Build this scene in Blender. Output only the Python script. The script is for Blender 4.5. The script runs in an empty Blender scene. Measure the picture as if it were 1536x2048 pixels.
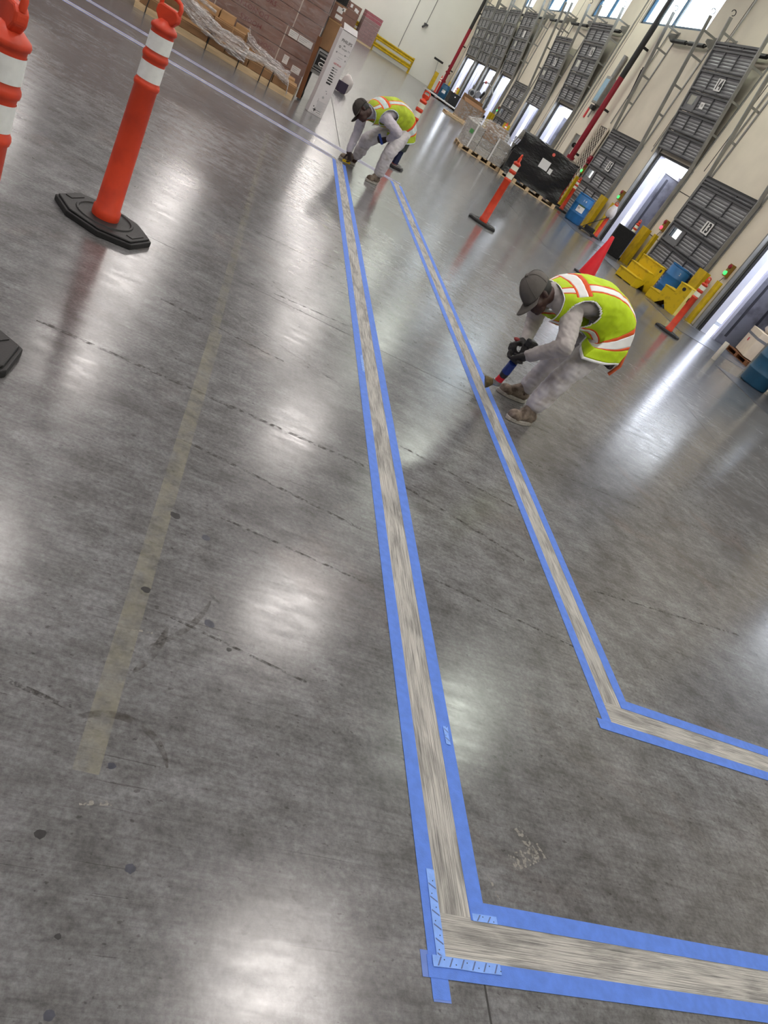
import bpy, bmesh, math, random
from mathutils import Vector, Matrix, noise
random.seed(7)
PI = math.pi
sc = bpy.context.scene
C = sc.collection

# ------------------------------------------------------------------ camera
CAM_R = Vector((0.86923, -0.08248, 0.48748))
CAM_U = Vector((-0.34679, 0.60105, 0.72005))
CAM_F = Vector((0.35239, 0.79494, -0.49385))
cd = bpy.data.cameras.new('camera'); cam = bpy.data.objects.new('camera', cd); C.objects.link(cam)
cd.sensor_fit = 'VERTICAL'; cd.sensor_height = 24.0; cd.lens = 1412.04 / 2048 * 24.0
cd.clip_start = 0.05; cd.clip_end = 400
M3 = Matrix((CAM_R, CAM_U, -CAM_F)).transposed()
cam.matrix_world = Matrix.Translation((0, 0, 1.587)) @ M3.to_4x4()
sc.camera = cam

# ------------------------------------------------------------------ world, exposure
w = bpy.data.worlds.new('overcast_sky'); sc.world = w; w.use_nodes = True
bg = w.node_tree.nodes['Background']
bg.inputs[0].default_value = (0.86, 0.92, 1.0, 1); bg.inputs[1].default_value = 10.0
sc.view_settings.view_transform = 'Standard'; sc.view_settings.look = 'None'
sc.view_settings.gamma = 1.0; sc.view_settings.use_curve_mapping = False
sc.view_settings.exposure = 0.0
sc.cycles.use_denoising = True
sc.cycles.max_bounces = 6; sc.cycles.diffuse_bounces = 3; sc.cycles.glossy_bounces = 3
sc.cycles.use_adaptive_sampling = True; sc.cycles.adaptive_threshold = 0.03
sc.cycles.transparent_max_bounces = 12; sc.cycles.transmission_bounces = 4
sc.cycles.sample_clamp_indirect = 8.0
LAMP_L = 28.5

# ------------------------------------------------------------------ materials
def srgb(r, g, b):
    f = lambda c: ((c / 255 + 0.055) / 1.055) ** 2.4 if c > 10 else c / 255 / 12.92
    return (f(r), f(g), f(b), 1.0)
MATS = {}
def mat(name, col, rough=0.6, metal=0.0, var=0.0, vscale=6.0, bump=0.0, bscale=40.0, stretch=None, emit=None, estr=0.0,
        col2=None, spec=0.5, thresh=(0.35, 0.65), detail=5.0, alpha=1.0, trans=0.0, sheen=0.0):
    if name in MATS: return MATS[name]
    m = bpy.data.materials.new(name); m.use_nodes = True
    nt = m.node_tree; N = nt.nodes; L = nt.links; b = N['Principled BSDF']
    b.inputs['Roughness'].default_value = rough; b.inputs['Metallic'].default_value = metal
    b.inputs['Specular IOR Level'].default_value = spec
    b.inputs['Alpha'].default_value = alpha
    if trans: b.inputs['Transmission Weight'].default_value = trans
    tc = N.new('ShaderNodeTexCoord'); mp = N.new('ShaderNodeMapping')
    L.new(tc.outputs['Object'], mp.inputs[0])
    if stretch: mp.inputs['Scale'].default_value = stretch
    n1 = N.new('ShaderNodeTexNoise'); n1.inputs['Scale'].default_value = vscale; n1.inputs['Detail'].default_value = detail
    L.new(mp.outputs[0], n1.inputs['Vector'])
    cr = N.new('ShaderNodeValToRGB'); L.new(n1.outputs[0], cr.inputs[0])
    c2 = col2 if col2 else tuple(max(0, c * (1 - var)) for c in col[:3]) + (1,)
    c1 = col if col2 else tuple(min(1, c * (1 + var * 0.4)) for c in col[:3]) + (1,)
    cr.color_ramp.elements[0].position = thresh[0]; cr.color_ramp.elements[0].color = c2
    cr.color_ramp.elements[1].position = thresh[1]; cr.color_ramp.elements[1].color = c1
    L.new(cr.outputs[0], b.inputs['Base Color'])
    if bump:
        n2 = N.new('ShaderNodeTexNoise'); n2.inputs['Scale'].default_value = bscale; n2.inputs['Detail'].default_value = 4
        L.new(mp.outputs[0], n2.inputs['Vector'])
        bm = N.new('ShaderNodeBump'); bm.inputs['Strength'].default_value = bump; bm.inputs['Distance'].default_value = 0.02
        L.new(n2.outputs[0], bm.inputs['Height']); L.new(bm.outputs[0], b.inputs['Normal'])
    if emit:
        b.inputs['Emission Color'].default_value = emit; b.inputs['Emission Strength'].default_value = estr
    MATS[name] = m
    return m

def floor_material():
    m = bpy.data.materials.new('polished_concrete'); m.use_nodes = True
    nt = m.node_tree; N = nt.nodes; L = nt.links; b = N['Principled BSDF']
    tc = N.new('ShaderNodeTexCoord')
    def nz(scale, detail, st=(1, 1, 1), rough=0.55, dist=0.0):
        mp = N.new('ShaderNodeMapping'); mp.inputs['Scale'].default_value = st
        L.new(tc.outputs['Object'], mp.inputs[0])
        n = N.new('ShaderNodeTexNoise'); n.inputs['Scale'].default_value = scale; n.inputs['Detail'].default_value = detail
        n.inputs['Roughness'].default_value = rough; n.inputs['Distortion'].default_value = dist
        L.new(mp.outputs[0], n.inputs['Vector']); return n
    def ramp(src, p0, p1, c0, c1):
        r = N.new('ShaderNodeValToRGB'); L.new(src.outputs[0], r.inputs[0])
        r.color_ramp.elements[0].position = p0; r.color_ramp.elements[1].position = p1
        r.color_ramp.elements[0].color = c0; r.color_ramp.elements[1].color = c1; return r
    def mix(fac, a, bb, mode='MIX', f=1.0):
        x = N.new('ShaderNodeMix'); x.data_type = 'RGBA'; x.blend_type = mode
        if fac is None: x.inputs[0].default_value = f
        else: L.new(fac.outputs[0], x.inputs[0])
        L.new(a.outputs[2] if a.bl_idname == 'ShaderNodeMix' else a.outputs[0], x.inputs[6])
        L.new(bb.outputs[2] if bb.bl_idname == 'ShaderNodeMix' else bb.outputs[0], x.inputs[7]); return x
    g = lambda v, t=1.0: (v * t * 0.965, v, v * 1.05, 1)
    big = ramp(nz(0.9, 7, rough=0.62, dist=0.6), 0.36, 0.66, g(0.132, 1.05), g(0.216, 1.02))
    mid = ramp(nz(7.0, 8, (1, 1.3, 1), 0.7), 0.36, 0.62, (0.66, 0.65, 0.63, 1), (1.16, 1.16, 1.15, 1))
    c = mix(None, big, mid, 'MULTIPLY')
    fine = ramp(nz(60.0, 6, (1, 1, 1), 0.75), 0.36, 0.62, (0.70, 0.70, 0.70, 1), (1.14, 1.14, 1.14, 1))
    c = mix(None, c, fine, 'MULTIPLY')
    strk = ramp(nz(3.0, 6, (1.4, 22, 1), 0.7), 0.33, 0.56, (0.80, 0.79, 0.78, 1), (1.05, 1.05, 1.05, 1))
    c = mix(None, c, strk, 'MULTIPLY')
    # scratches: thin dark hairlines in two directions
    scr = ramp(nz(2.2, 4, (0.9, 60, 1), 0.6, 0.4), 0.66, 0.70, (1, 1, 1, 1), (0.62, 0.61, 0.60, 1))
    c = mix(None, c, scr, 'MULTIPLY')
    spots = ramp(nz(4.3, 3, (1, 1, 1), 0.5), 0.70, 0.76, (1, 1, 1, 1), (0.66, 0.65, 0.64, 1))
    c = mix(None, c, spots, 'MULTIPLY')
    pits = ramp(nz(34.0, 3, (1, 1.6, 1), 0.5), 0.66, 0.71, (1, 1, 1, 1), (0.60, 0.59, 0.58, 1))
    c = mix(None, c, pits, 'MULTIPLY')
    rust = ramp(nz(1.6, 5, (1, 1, 1), 0.6, 0.8), 0.58, 0.72, (1, 1, 1, 1), (1.03, 0.93, 0.88, 1))
    c = mix(None, c, rust, 'MULTIPLY')
    L.new(c.outputs[2], b.inputs['Base Color'])
    rr = N.new('ShaderNodeMapRange'); L.new(nz(5.0, 7, (1, 3, 1), 0.7).outputs[0], rr.inputs[0])
    rr.inputs[1].default_value = 0.3; rr.inputs[2].default_value = 0.7; rr.inputs[3].default_value = 0.15; rr.inputs[4].default_value = 0.27
    L.new(rr.outputs[0], b.inputs['Roughness'])
    b.inputs['Specular IOR Level'].default_value = 0.62
    bp = N.new('ShaderNodeBump'); bp.inputs['Strength'].default_value = 0.02; bp.inputs['Distance'].default_value = 0.02
    L.new(nz(5.0, 3, (1.0, 4, 1), 0.5).outputs[0], bp.inputs['Height']); L.new(bp.outputs[0], b.inputs['Normal'])
    return m

def film_material(name, tint, fac, rough=0.18, bscale=9.0, bstr=0.9, stretch=(1, 1, 1)):
    m = bpy.data.materials.new(name); m.use_nodes = True
    nt = m.node_tree; N = nt.nodes; L = nt.links; N.remove(N['Principled BSDF']); out = N['Material Output']
    tc = N.new('ShaderNodeTexCoord'); mp = N.new('ShaderNodeMapping'); mp.inputs['Scale'].default_value = stretch
    L.new(tc.outputs['Object'], mp.inputs[0])
    n = N.new('ShaderNodeTexNoise'); n.inputs['Scale'].default_value = bscale; n.inputs['Detail'].default_value = 6
    n.inputs['Distortion'].default_value = 1.2; L.new(mp.outputs[0], n.inputs['Vector'])
    bp = N.new('ShaderNodeBump'); bp.inputs['Strength'].default_value = bstr; bp.inputs['Distance'].default_value = 0.03
    L.new(n.outputs[0], bp.inputs['Height'])
    gl = N.new('ShaderNodeBsdfPrincipled'); gl.inputs['Base Color'].default_value = tint; gl.inputs['Roughness'].default_value = rough
    gl.inputs['Specular IOR Level'].default_value = 0.9
    L.new(bp.outputs[0], gl.inputs['Normal'])
    tr = N.new('ShaderNodeBsdfTransparent'); mx = N.new('ShaderNodeMixShader')
    cr = N.new('ShaderNodeMapRange'); L.new(n.outputs[0], cr.inputs[0])
    cr.inputs[1].default_value = 0.35; cr.inputs[2].default_value = 0.7; cr.inputs[3].default_value = fac[0]; cr.inputs[4].default_value = fac[1]
    L.new(cr.outputs[0], mx.inputs[0]); L.new(tr.outputs[0], mx.inputs[1]); L.new(gl.outputs[0], mx.inputs[2])
    L.new(mx.outputs[0], out.inputs['Surface'])
    MATS[name] = m; return m

def decal_material(name, col, cover, scale=12.0, stretch=(1, 1, 1), rough=0.4, soft=0.12):
    m = bpy.data.materials.new(name); m.use_nodes = True
    nt = m.node_tree; N = nt.nodes; L = nt.links; b = N['Principled BSDF']
    b.inputs['Base Color'].default_value = col; b.inputs['Roughness'].default_value = rough
    tc = N.new('ShaderNodeTexCoord'); mp = N.new('ShaderNodeMapping'); mp.inputs['Scale'].default_value = stretch
    L.new(tc.outputs['Object'], mp.inputs[0])
    n = N.new('ShaderNodeTexNoise'); n.inputs['Scale'].default_value = scale; n.inputs['Detail'].default_value = 6; n.inputs['Roughness'].default_value = 0.65
    L.new(mp.outputs[0], n.inputs['Vector'])
    mr = N.new('ShaderNodeMapRange'); L.new(n.outputs[0], mr.inputs[0])
    mr.inputs[1].default_value = 0.5 - soft; mr.inputs[2].default_value = 0.5 + soft; mr.inputs[3].default_value = cover[0]; mr.inputs[4].default_value = cover[1]
    L.new(mr.outputs[0], b.inputs['Alpha'])
    MATS[name] = m; return m

def stripe_material():
    m = bpy.data.materials.new('ground_paint_stripe'); m.use_nodes = True
    nt = m.node_tree; N = nt.nodes; L = nt.links; b = N['Principled BSDF']
    tc = N.new('ShaderNodeTexCoord')
    def nz(scale, st, detail=5, dist=0.0):
        mp = N.new('ShaderNodeMapping'); mp.inputs['Scale'].default_value = st; L.new(tc.outputs['Object'], mp.inputs[0])
        n = N.new('ShaderNodeTexNoise'); n.inputs['Scale'].default_value = scale; n.inputs['Detail'].default_value = detail
        n.inputs['Roughness'].default_value = 0.6; n.inputs['Distortion'].default_value = dist
        L.new(mp.outputs[0], n.inputs['Vector']); return n
    lines = nz(10, (0.55, 42, 1), 5, 0.35)      # grinder lines running along the stripe (local X)
    cr = N.new('ShaderNodeValToRGB'); L.new(lines.outputs[0], cr.inputs[0])
    e = cr.color_ramp.elements; e[0].position = 0.36; e[0].color = srgb(124, 123, 121); e[1].position = 0.60; e[1].color = srgb(202, 199, 193)
    blot = nz(4.0, (1, 4, 1), 6, 0.5)
    cb = N.new('ShaderNodeValToRGB'); L.new(blot.outputs[0], cb.inputs[0])
    e = cb.color_ramp.elements; e[0].position = 0.36; e[0].color = (0.56, 0.56, 0.57, 1); e[1].position = 0.56; e[1].color = (1.0, 1.0, 1.0, 1)
    mx = N.new('ShaderNodeMix'); mx.data_type = 'RGBA'; mx.blend_type = 'MULTIPLY'; mx.inputs[0].default_value = 1
    L.new(cr.outputs[0], mx.inputs[6]); L.new(cb.outputs[0], mx.inputs[7])
    L.new(mx.outputs[2], b.inputs['Base Color']); b.inputs['Roughness'].default_value = 0.75
    bp = N.new('ShaderNodeBump'); bp.inputs['Strength'].default_value = 0.35; bp.inputs['Distance'].default_value = 0.004
    L.new(lines.outputs[0], bp.inputs['Height']); L.new(bp.outputs[0], b.inputs['Normal'])
    return m

def lattice_tan(): return mat('tan_steel', srgb(206, 196, 180), 0.5, 0.2, 0.2)

M = {}
M['floor'] = floor_material()
M['stripe'] = stripe_material()
M['tape'] = mat('blue_masking_tape', srgb(88, 130, 224), 0.62, 0, 0.10, 30, 0.12, 300)
M['tape_pale'] = mat('pale_blue_tape', srgb(128, 170, 246), 0.55, 0, 0.10, 25, 0.15, 60)
M['tape_old'] = mat('lavender_worn_tape', srgb(150, 155, 205), 0.5, 0, 0.25, 10)
M['tape_mark'] = mat('grey_mark_on_tape', srgb(86, 100, 150), 0.6)
M['orange'] = mat('orange_plastic', srgb(226, 72, 40), 0.45, 0, 0.12, 7, 0.03, 80, col2=srgb(190, 58, 36), thresh=(0.25, 0.55))
M['reflect'] = mat('white_reflective_sheet', (0.93, 0.95, 0.95, 1), 0.35, 0, 0.05, 40)
M['reflect_y'] = mat('cream_reflective_sheet', (0.93, 0.93, 0.78, 1), 0.35, 0, 0.05, 40)
M['rubber'] = mat('black_rubber', (0.018, 0.018, 0.019, 1), 0.55, 0, 0.4, 14, 0.1, 120)
M['cone'] = mat('red_cone_plastic', srgb(240, 34, 48), 0.4, 0, 0.08)
M['yellow'] = mat('yellow_paint', srgb(206, 172, 8), 0.45, 0, 0.25, 5, 0.05, 30)
M['yellow_dirty'] = mat('scuffed_yellow_plastic', srgb(212, 178, 12), 0.5, 0, 0.0, 7, 0.06, 40, col2=srgb(168, 138, 20), thresh=(0.28, 0.46))
M['blue'] = mat('blue_drum_plastic', srgb(44, 112, 172), 0.38, 0, 0.22, 4, 0.04, 30)
M['blue_dk'] = mat('dark_blue_drum_plastic', srgb(34, 84, 116), 0.4, 0, 0.2, 4, 0.04, 30)
M['card'] = mat('cardboard', srgb(148, 112, 78), 0.75, 0, 0.16, 5, 0.05, 60)
M['card_lt'] = mat('pale_cardboard', srgb(186, 148, 106), 0.75, 0, 0.14, 5, 0.05, 60)
M['card_br'] = mat('brown_carton', srgb(134, 100, 88), 0.6, 0, 0.14, 3, 0.05, 40)
M['wood'] = mat('pallet_pine', srgb(218, 190, 150), 0.7, 0, 0.22, 3, 0.1, 60, stretch=(1, 8, 8))
M['wood_dk'] = mat('brown_timber', srgb(122, 76, 40), 0.6, 0, 0.3, 3, 0.1, 60, stretch=(8, 8, 1))
M['white_card'] = mat('white_printed_carton', srgb(222, 218, 220), 0.5, 0, 0.05, 6)
M['paper'] = mat('white_paper', srgb(232, 230, 228), 0.6, 0, 0.04)
M['ink'] = mat('black_ink', (0.015, 0.015, 0.017, 1), 0.5)
M['ink_grey'] = mat('grey_ink', srgb(120, 120, 124), 0.5)
M['ink_lt'] = mat('light_grey_ink', srgb(178, 178, 182), 0.5)
M['ink_red'] = mat('red_ink', srgb(206, 40, 50), 0.5)
M['ink_maroon'] = mat('faded_maroon_ink', srgb(112, 34, 38), 0.6)
M['blackfilm'] = mat('black_stretch_film', (0.006, 0.006, 0.008, 1), 0.22, 0, 0.3, 4, 0.7, 6.0, spec=0.6, stretch=(1, 1, 2.2))
M['film'] = film_material('clear_stretch_film', (0.80, 0.79, 0.78, 1), (0.10, 0.55), 0.16, 7, 0.9, (1, 1, 3))
M['film_thin'] = film_material('thin_stretch_film', (0.72, 0.66, 0.66, 1), (0.03, 0.26), 0.12, 4, 0.6, (1, 1, 4))
M['film_white'] = film_material('bunched_stretch_film', (0.95, 0.92, 0.92, 1), (0.05, 0.95), 0.22, 9, 1.0, (0.9, 6, 6))
M['wall'] = mat('cream_wall_paint', srgb(228, 218, 200), 0.7, 0, 0.05, 1.5, 0.03, 20)
M['wall_far'] = mat('white_wall_paint', srgb(238, 238, 230), 0.7, 0, 0.05, 0.4, 0.02, 10)
M['wall_dk'] = mat('warehouse_wall_paint', srgb(176, 174, 168), 0.8, 0, 0.08, 0.5)
M['ceil'] = mat('ceiling_deck_paint', srgb(160, 160, 160), 0.8, 0, 0.1, 0.5)
M['steel'] = mat('grey_door_steel', srgb(128, 128, 131), 0.42, 0.25, 0.12, 3, 0.02, 30)
M['steel_dk'] = mat('dark_door_steel', srgb(88, 88, 91), 0.45, 0.25, 0.12, 3)
M['galv'] = mat('galvanised_steel', srgb(150, 150, 148), 0.4, 0.5, 0.15, 5)
M['plate'] = mat('worn_dock_plate_steel', srgb(112, 114, 122), 0.32, 0.6, 0.3, 4, 0.05, 30)
M['dark'] = mat('black_steel', (0.02, 0.02, 0.021, 1), 0.5, 0, 0.3)
M['joint'] = mat('dark_joint_filler', (0.035, 0.034, 0.034, 1), 0.7)
M['redpipe'] = mat('red_pipe_paint', srgb(150, 20, 44), 0.4, 0, 0.15)
M['seal'] = mat('white_dock_shelter_fabric', srgb(216, 218, 236), 0.6, 0, 0.05, 3)
M['trailer'] = mat('grey_trailer_lining', srgb(122, 124, 140), 0.55, 0, 0.0, 3, 0.04, 20, col2=srgb(88, 88, 102), thresh=(0.30, 0.5))
M['trailer_dk'] = mat('dark_trailer_trim', srgb(70, 72, 84), 0.5, 0.3)
M['ground'] = mat('yard_concrete', srgb(190, 190, 188), 0.8, 0, 0.08, 0.5)
M['teal'] = mat('blue_window_frame', srgb(18, 66, 92), 0.4, 0.2)
M['glass'] = mat('window_glass', (0.9, 0.98, 1.0, 1), 0.02, 0, 0, trans=1.0, spec=0.3)
M['green_led'] = mat('green_signal', (0.1, 0.9, 0.25, 1), 0.3, emit=(0.08, 1.0, 0.22, 1), estr=0.9)
M['red_led'] = mat('red_signal', (1, 0.1, 0.15, 1), 0.3, emit=(1.0, 0.08, 0.16, 1), estr=1.3)
M['bag'] = mat('white_plastic_bag', srgb(206, 198, 196), 0.35, 0, 0.1, 8, 0.4, 20)
M['lamp'] = mat('lamp_diffuser', (1, 1, 1, 1), 0.5, emit=(1.0, 0.93, 0.89, 1), estr=LAMP_L)
M['lamp_g'] = mat('lamp_diffuser_greenish', (1, 1, 1, 1), 0.5, emit=(0.93, 1.0, 0.88, 1), estr=LAMP_L * 0.8)
# clothing and skin
M['pants'] = mat('white_painter_trousers', srgb(206, 202, 206), 0.8, 0, 0.0, 9, 0.15, 18, col2=srgb(172, 164, 160), thresh=(0.28, 0.5))
M['shirt'] = mat('grey_white_shirt', srgb(186, 180, 178), 0.8, 0, 0.10, 9, 0.15, 25)
M['shirt2'] = mat('pale_lilac_shirt', srgb(202, 196, 206), 0.8, 0, 0.08, 9, 0.15, 25)
M['lime'] = mat('lime_hi_vis_fabric', srgb(200, 232, 20), 0.65, 0, 0.10, 12, 0.12, 30)
M['lime2'] = mat('lime_hi_vis_fabric_soiled', srgb(180, 200, 44), 0.7, 0, 0.25, 12, 0.12, 30)
M['vorange'] = mat('orange_vest_binding', srgb(238, 92, 36), 0.65, 0, 0.08)
M['silver'] = mat('reflective_vest_stripe', (0.95, 0.96, 0.96, 1), 0.4, 0, 0.03)
M['silver2'] = mat('reflective_vest_stripe_soiled', srgb(206, 222, 220), 0.4, 0, 0.2, 20)
M['cap'] = mat('grey_cap_twill', srgb(98, 94, 90), 0.8, 0, 0.2, 8, 0.1, 90)
M['cap2'] = mat('dark_cap_twill', srgb(62, 56, 52), 0.8, 0, 0.3, 8, 0.1, 90)
M['skin'] = mat('dark_skin', srgb(62, 38, 32), 0.5, 0, 0.12, 14)
M['hair'] = mat('black_hair', (0.012, 0.011, 0.011, 1), 0.6)
M['eye'] = mat('eye_white', srgb(190, 184, 178), 0.3)
M['glove'] = mat('black_work_glove', (0.022, 0.020, 0.021, 1), 0.65, 0, 0.3, 18, 0.2, 60)
M['glove_red'] = mat('red_glove_patch', srgb(150, 52, 52), 0.65, 0, 0.2)
M['boot'] = mat('dusty_brown_boot', srgb(138, 124, 112), 0.8, 0, 0.0, 20, 0.2, 60, col2=srgb(88, 74, 64), thresh=(0.35, 0.6))
M['sole'] = mat('pale_dusty_sole', srgb(176, 170, 164), 0.8, 0, 0.25, 30)
M['tool_blk'] = mat('black_tool_plastic', (0.02, 0.02, 0.022, 1), 0.4)
M['tool_blue'] = mat('blue_tool_plastic', srgb(34, 60, 140), 0.4)
M['tool_red'] = mat('red_tool_plastic', srgb(214, 36, 52), 0.4)
M['brush'] = mat('brass_wire_brush', srgb(112, 98, 66), 0.6, 0.4, 0.3, 60)
M['navy'] = mat('navy_vinyl', srgb(24, 34, 70), 0.4)
M['rope'] = mat('orange_strap', srgb(206, 90, 46), 0.6)

# ------------------------------------------------------------------ mesh builder
def frame(d, up=(0, 0, 1)):
    z = Vector(d).normalized(); u = Vector(up)
    if abs(z.dot(u)) > 0.98: u = Vector((1, 0, 0))
    x = u.cross(z).normalized(); y = z.cross(x)
    return x, y, z
class MB:
    def __init__(s): s.v = []; s.f = []; s.m = []
    def add(s, vs, fs, mi=0):
        o = len(s.v); s.v += [tuple(a) for a in vs]; s.f += [tuple(i + o for i in f) for f in fs]; s.m += [mi] * len(fs); return s
    def box(s, c, d, rz=0.0, mi=0, R=None):
        R = R or Matrix.Rotation(rz, 3, 'Z'); c = Vector(c)
        vs = [c + R @ Vector((sx * d[0] / 2, sy * d[1] / 2, sz * d[2] / 2)) for sx in (-1, 1) for sy in (-1, 1) for sz in (-1, 1)]
        return s.add(vs, [(0, 1, 3, 2), (4, 6, 7, 5), (0, 4, 5, 1), (2, 3, 7, 6), (0, 2, 6, 4), (1, 5, 7, 3)], mi)
    def mm(s, x0, x1, y0, y1, z0, z1, mi=0):
        return s.box(((x0 + x1) / 2, (y0 + y1) / 2, (z0 + z1) / 2), (abs(x1 - x0), abs(y1 - y0), abs(z1 - z0)), 0, mi)
    def cyl(s, p0, p1, r0, r1=None, n=12, mi=0):
        r1 = r0 if r1 is None else r1; p0 = Vector(p0); p1 = Vector(p1); x, y, z = frame(p1 - p0)
        vs = [p + (x * math.cos(2 * PI * i / n) + y * math.sin(2 * PI * i / n)) * r for p, r in ((p0, r0), (p1, r1)) for i in range(n)]
        fs = [(i, (i + 1) % n, n + (i + 1) % n, n + i) for i in range(n)] + [tuple(range(n - 1, -1, -1)), tuple(range(n, 2 * n))]
        return s.add(vs, fs, mi)
    def tube(s, path, r, n=8, mi=0, closed=False):
        P = [Vector(p) for p in path]; k = len(P); rr = r if isinstance(r, (list, tuple)) else [r] * k
        vs = []; px = None
        for i, p in enumerate(P):
            if closed: d = P[(i + 1) % k] - P[i - 1]
            else: d = P[min(i + 1, k - 1)] - P[max(i - 1, 0)]
            z = d.normalized()
            if px is None: x, y, z = frame(d)
            else:
                x = (px - z * px.dot(z)).normalized(); y = z.cross(x)
            px = x
            vs += [p + (x * math.cos(2 * PI * j / n) + y * math.sin(2 * PI * j / n)) * rr[i] for j in range(n)]
        fs = []
        for i in range(k if closed else k - 1):
            a = i * n; b = ((i + 1) % k) * n
            fs += [(a + j, a + (j + 1) % n, b + (j + 1) % n, b + j) for j in range(n)]
        if not closed: fs += [tuple(range(n - 1, -1, -1)), tuple((k - 1) * n + j for j in range(n))]
        return s.add(vs, fs, mi)
    def lathe(s, prof, n=24, o=(0, 0, 0), mi=0, R=None, cap=True):
        R = R or Matrix.Identity(3); o = Vector(o); vs = []; k = len(prof)
        for r, z in prof: vs += [o + R @ Vector((r * math.cos(2 * PI * j / n), r * math.sin(2 * PI * j / n), z)) for j in range(n)]
        fs = [(i * n + j, i * n + (j + 1) % n, (i + 1) * n + (j + 1) % n, (i + 1) * n + j) for i in range(k - 1) for j in range(n)]
        if cap: fs += [tuple(range(n - 1, -1, -1)), tuple((k - 1) * n + j for j in range(n))]
        return s.add(vs, fs, mi)
    def prism(s, poly, z0, z1, mi=0, T=None):
        T = T or Matrix.Identity(4); n = len(poly)
        vs = [T @ Vector((x, y, z)) for z in (z0, z1) for x, y in poly]
        fs = [(i, (i + 1) % n, n + (i + 1) % n, n + i) for i in range(n)] + [tuple(range(n - 1, -1, -1)), tuple(range(n, 2 * n))]
        return s.add(vs, fs, mi)
    def ball(s, c, r, n=12, mi=0, sc_=(1, 1, 1), R=None):
        R = R or Matrix.Identity(3); c = Vector(c); vs = []; m = n // 2
        for i in range(m + 1):
            t = PI * i / m
            for j in range(n):
                a = 2 * PI * j / n
                vs.append(c + R @ Vector((r * sc_[0] * math.sin(t) * math.cos(a), r * sc_[1] * math.sin(t) * math.sin(a), r * sc_[2] * math.cos(t))))
        fs = [(i * n + j, i * n + (j + 1) % n, (i + 1) * n + (j + 1) % n, (i + 1) * n + j) for i in range(m) for j in range(n)]
        return s.add(vs, fs, mi)
    def mesh(s, name, mats, smooth=None):
        me = bpy.data.meshes.new(name); me.from_pydata(s.v, [], s.f)
        bm = bmesh.new(); bm.from_mesh(me); bmesh.ops.remove_doubles(bm, verts=bm.verts, dist=1e-6)
        bmesh.ops.dissolve_degenerate(bm, dist=1e-7, edges=bm.edges); bmesh.ops.recalc_face_normals(bm, faces=bm.faces)
        bm.to_mesh(me); bm.free()
        mats = mats if isinstance(mats, (list, tuple)) else [mats]
        for m in mats: me.materials.append(m)
        if len(mats) > 1 and len(me.polygons) == len(s.m): me.polygons.foreach_set('material_index', s.m)
        if smooth:
            me.shade_smooth(); me.set_sharp_from_angle(angle=math.radians(smooth))
        return me
    def build(s, name, mats, parent=None, smooth=None, loc=None):
        return link(name, s.mesh(name, mats, smooth), parent, loc)
def link(name, me, parent=None, loc=None, rot=None):
    o = bpy.data.objects.new(name, me); C.objects.link(o)
    if parent: o.parent = parent
    if loc is not None: o.location = loc
    if rot is not None: o.rotation_euler = rot
    return o
def tag(o, label, cat, group=None, kind=None):
    o['label'] = label; o['category'] = cat
    if group: o['group'] = group
    if kind: o['kind'] = kind
    return o
def thing(name, label, cat, loc=(0, 0, 0), rz=0.0, group=None, kind=None):
    o = bpy.data.objects.new(name, None); C.objects.link(o); o.empty_display_size = 0.1
    o.location = loc; o.rotation_euler = (0, 0, rz); return tag(o, label, cat, group, kind)
def copy_tree(src, label=None, loc=None, rz=None, parent=None):
    r = src.copy(); C.objects.link(r)
    if parent: r.parent = parent
    if label: r['label'] = label
    if loc is not None: r.location = loc
    if rz is not None: r.rotation_euler = (0, 0, rz)
    for ch in src.children: copy_tree(ch, parent=r)
    return r
def textmesh(body, size, depth=0.002, bold=0.0):
    cu = bpy.data.curves.new('txt', 'FONT'); cu.body = body; cu.size = size; cu.extrude = depth; cu.align_x = 'CENTER'; cu.align_y = 'CENTER'
    cu.resolution_u = 2; cu.offset = bold
    o = bpy.data.objects.new('txt', cu); C.objects.link(o)
    bpy.context.view_layer.update()
    me = bpy.data.meshes.new_from_object(o.evaluated_get(bpy.context.evaluated_depsgraph_get()))
    bpy.data.objects.remove(o); return me
def text(name, body, size, m, parent, pos, xdir, ydir, depth=0.0015, sx=1.0, bold=0.0):
    me = textmesh(body, size, depth, bold); me.materials.clear(); me.materials.append(m)
    o = link(name, me, parent); x = Vector(xdir).normalized(); y = Vector(ydir).normalized(); z = x.cross(y)
    T = Matrix((x * sx, y, z)).transposed().to_4x4(); T.translation = Vector(pos); o.matrix_local = T; return o
def bevel(o, wd=0.01, seg=2):
    m = o.modifiers.new('bevel', 'BEVEL'); m.width = wd; m.segments = seg; m.limit_method = 'ANGLE'; m.angle_limit = math.radians(40); return o

# ================================================================== STRUCTURE
WX = 11.4           # inner face of the dock wall
fl = MB(); fl.add([(-26, -10, 0), (WX + 0.35, -10, 0), (WX + 0.35, 62, 0), (-26, 62, 0), (-26, -10, -0.3), (WX + 0.35, -10, -0.3), (WX + 0.35, 62, -0.3), (-26, 62, -0.3)],
      [(0, 1, 2, 3), (7, 6, 5, 4), (0, 4, 5, 1), (1, 5, 6, 2), (2, 6, 7, 3), (3, 7, 4, 0)])
floor = tag(fl.build('floor', M['floor']), 'polished grey concrete warehouse floor with scuffs and reflections', 'floor', kind='structure')

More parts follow.
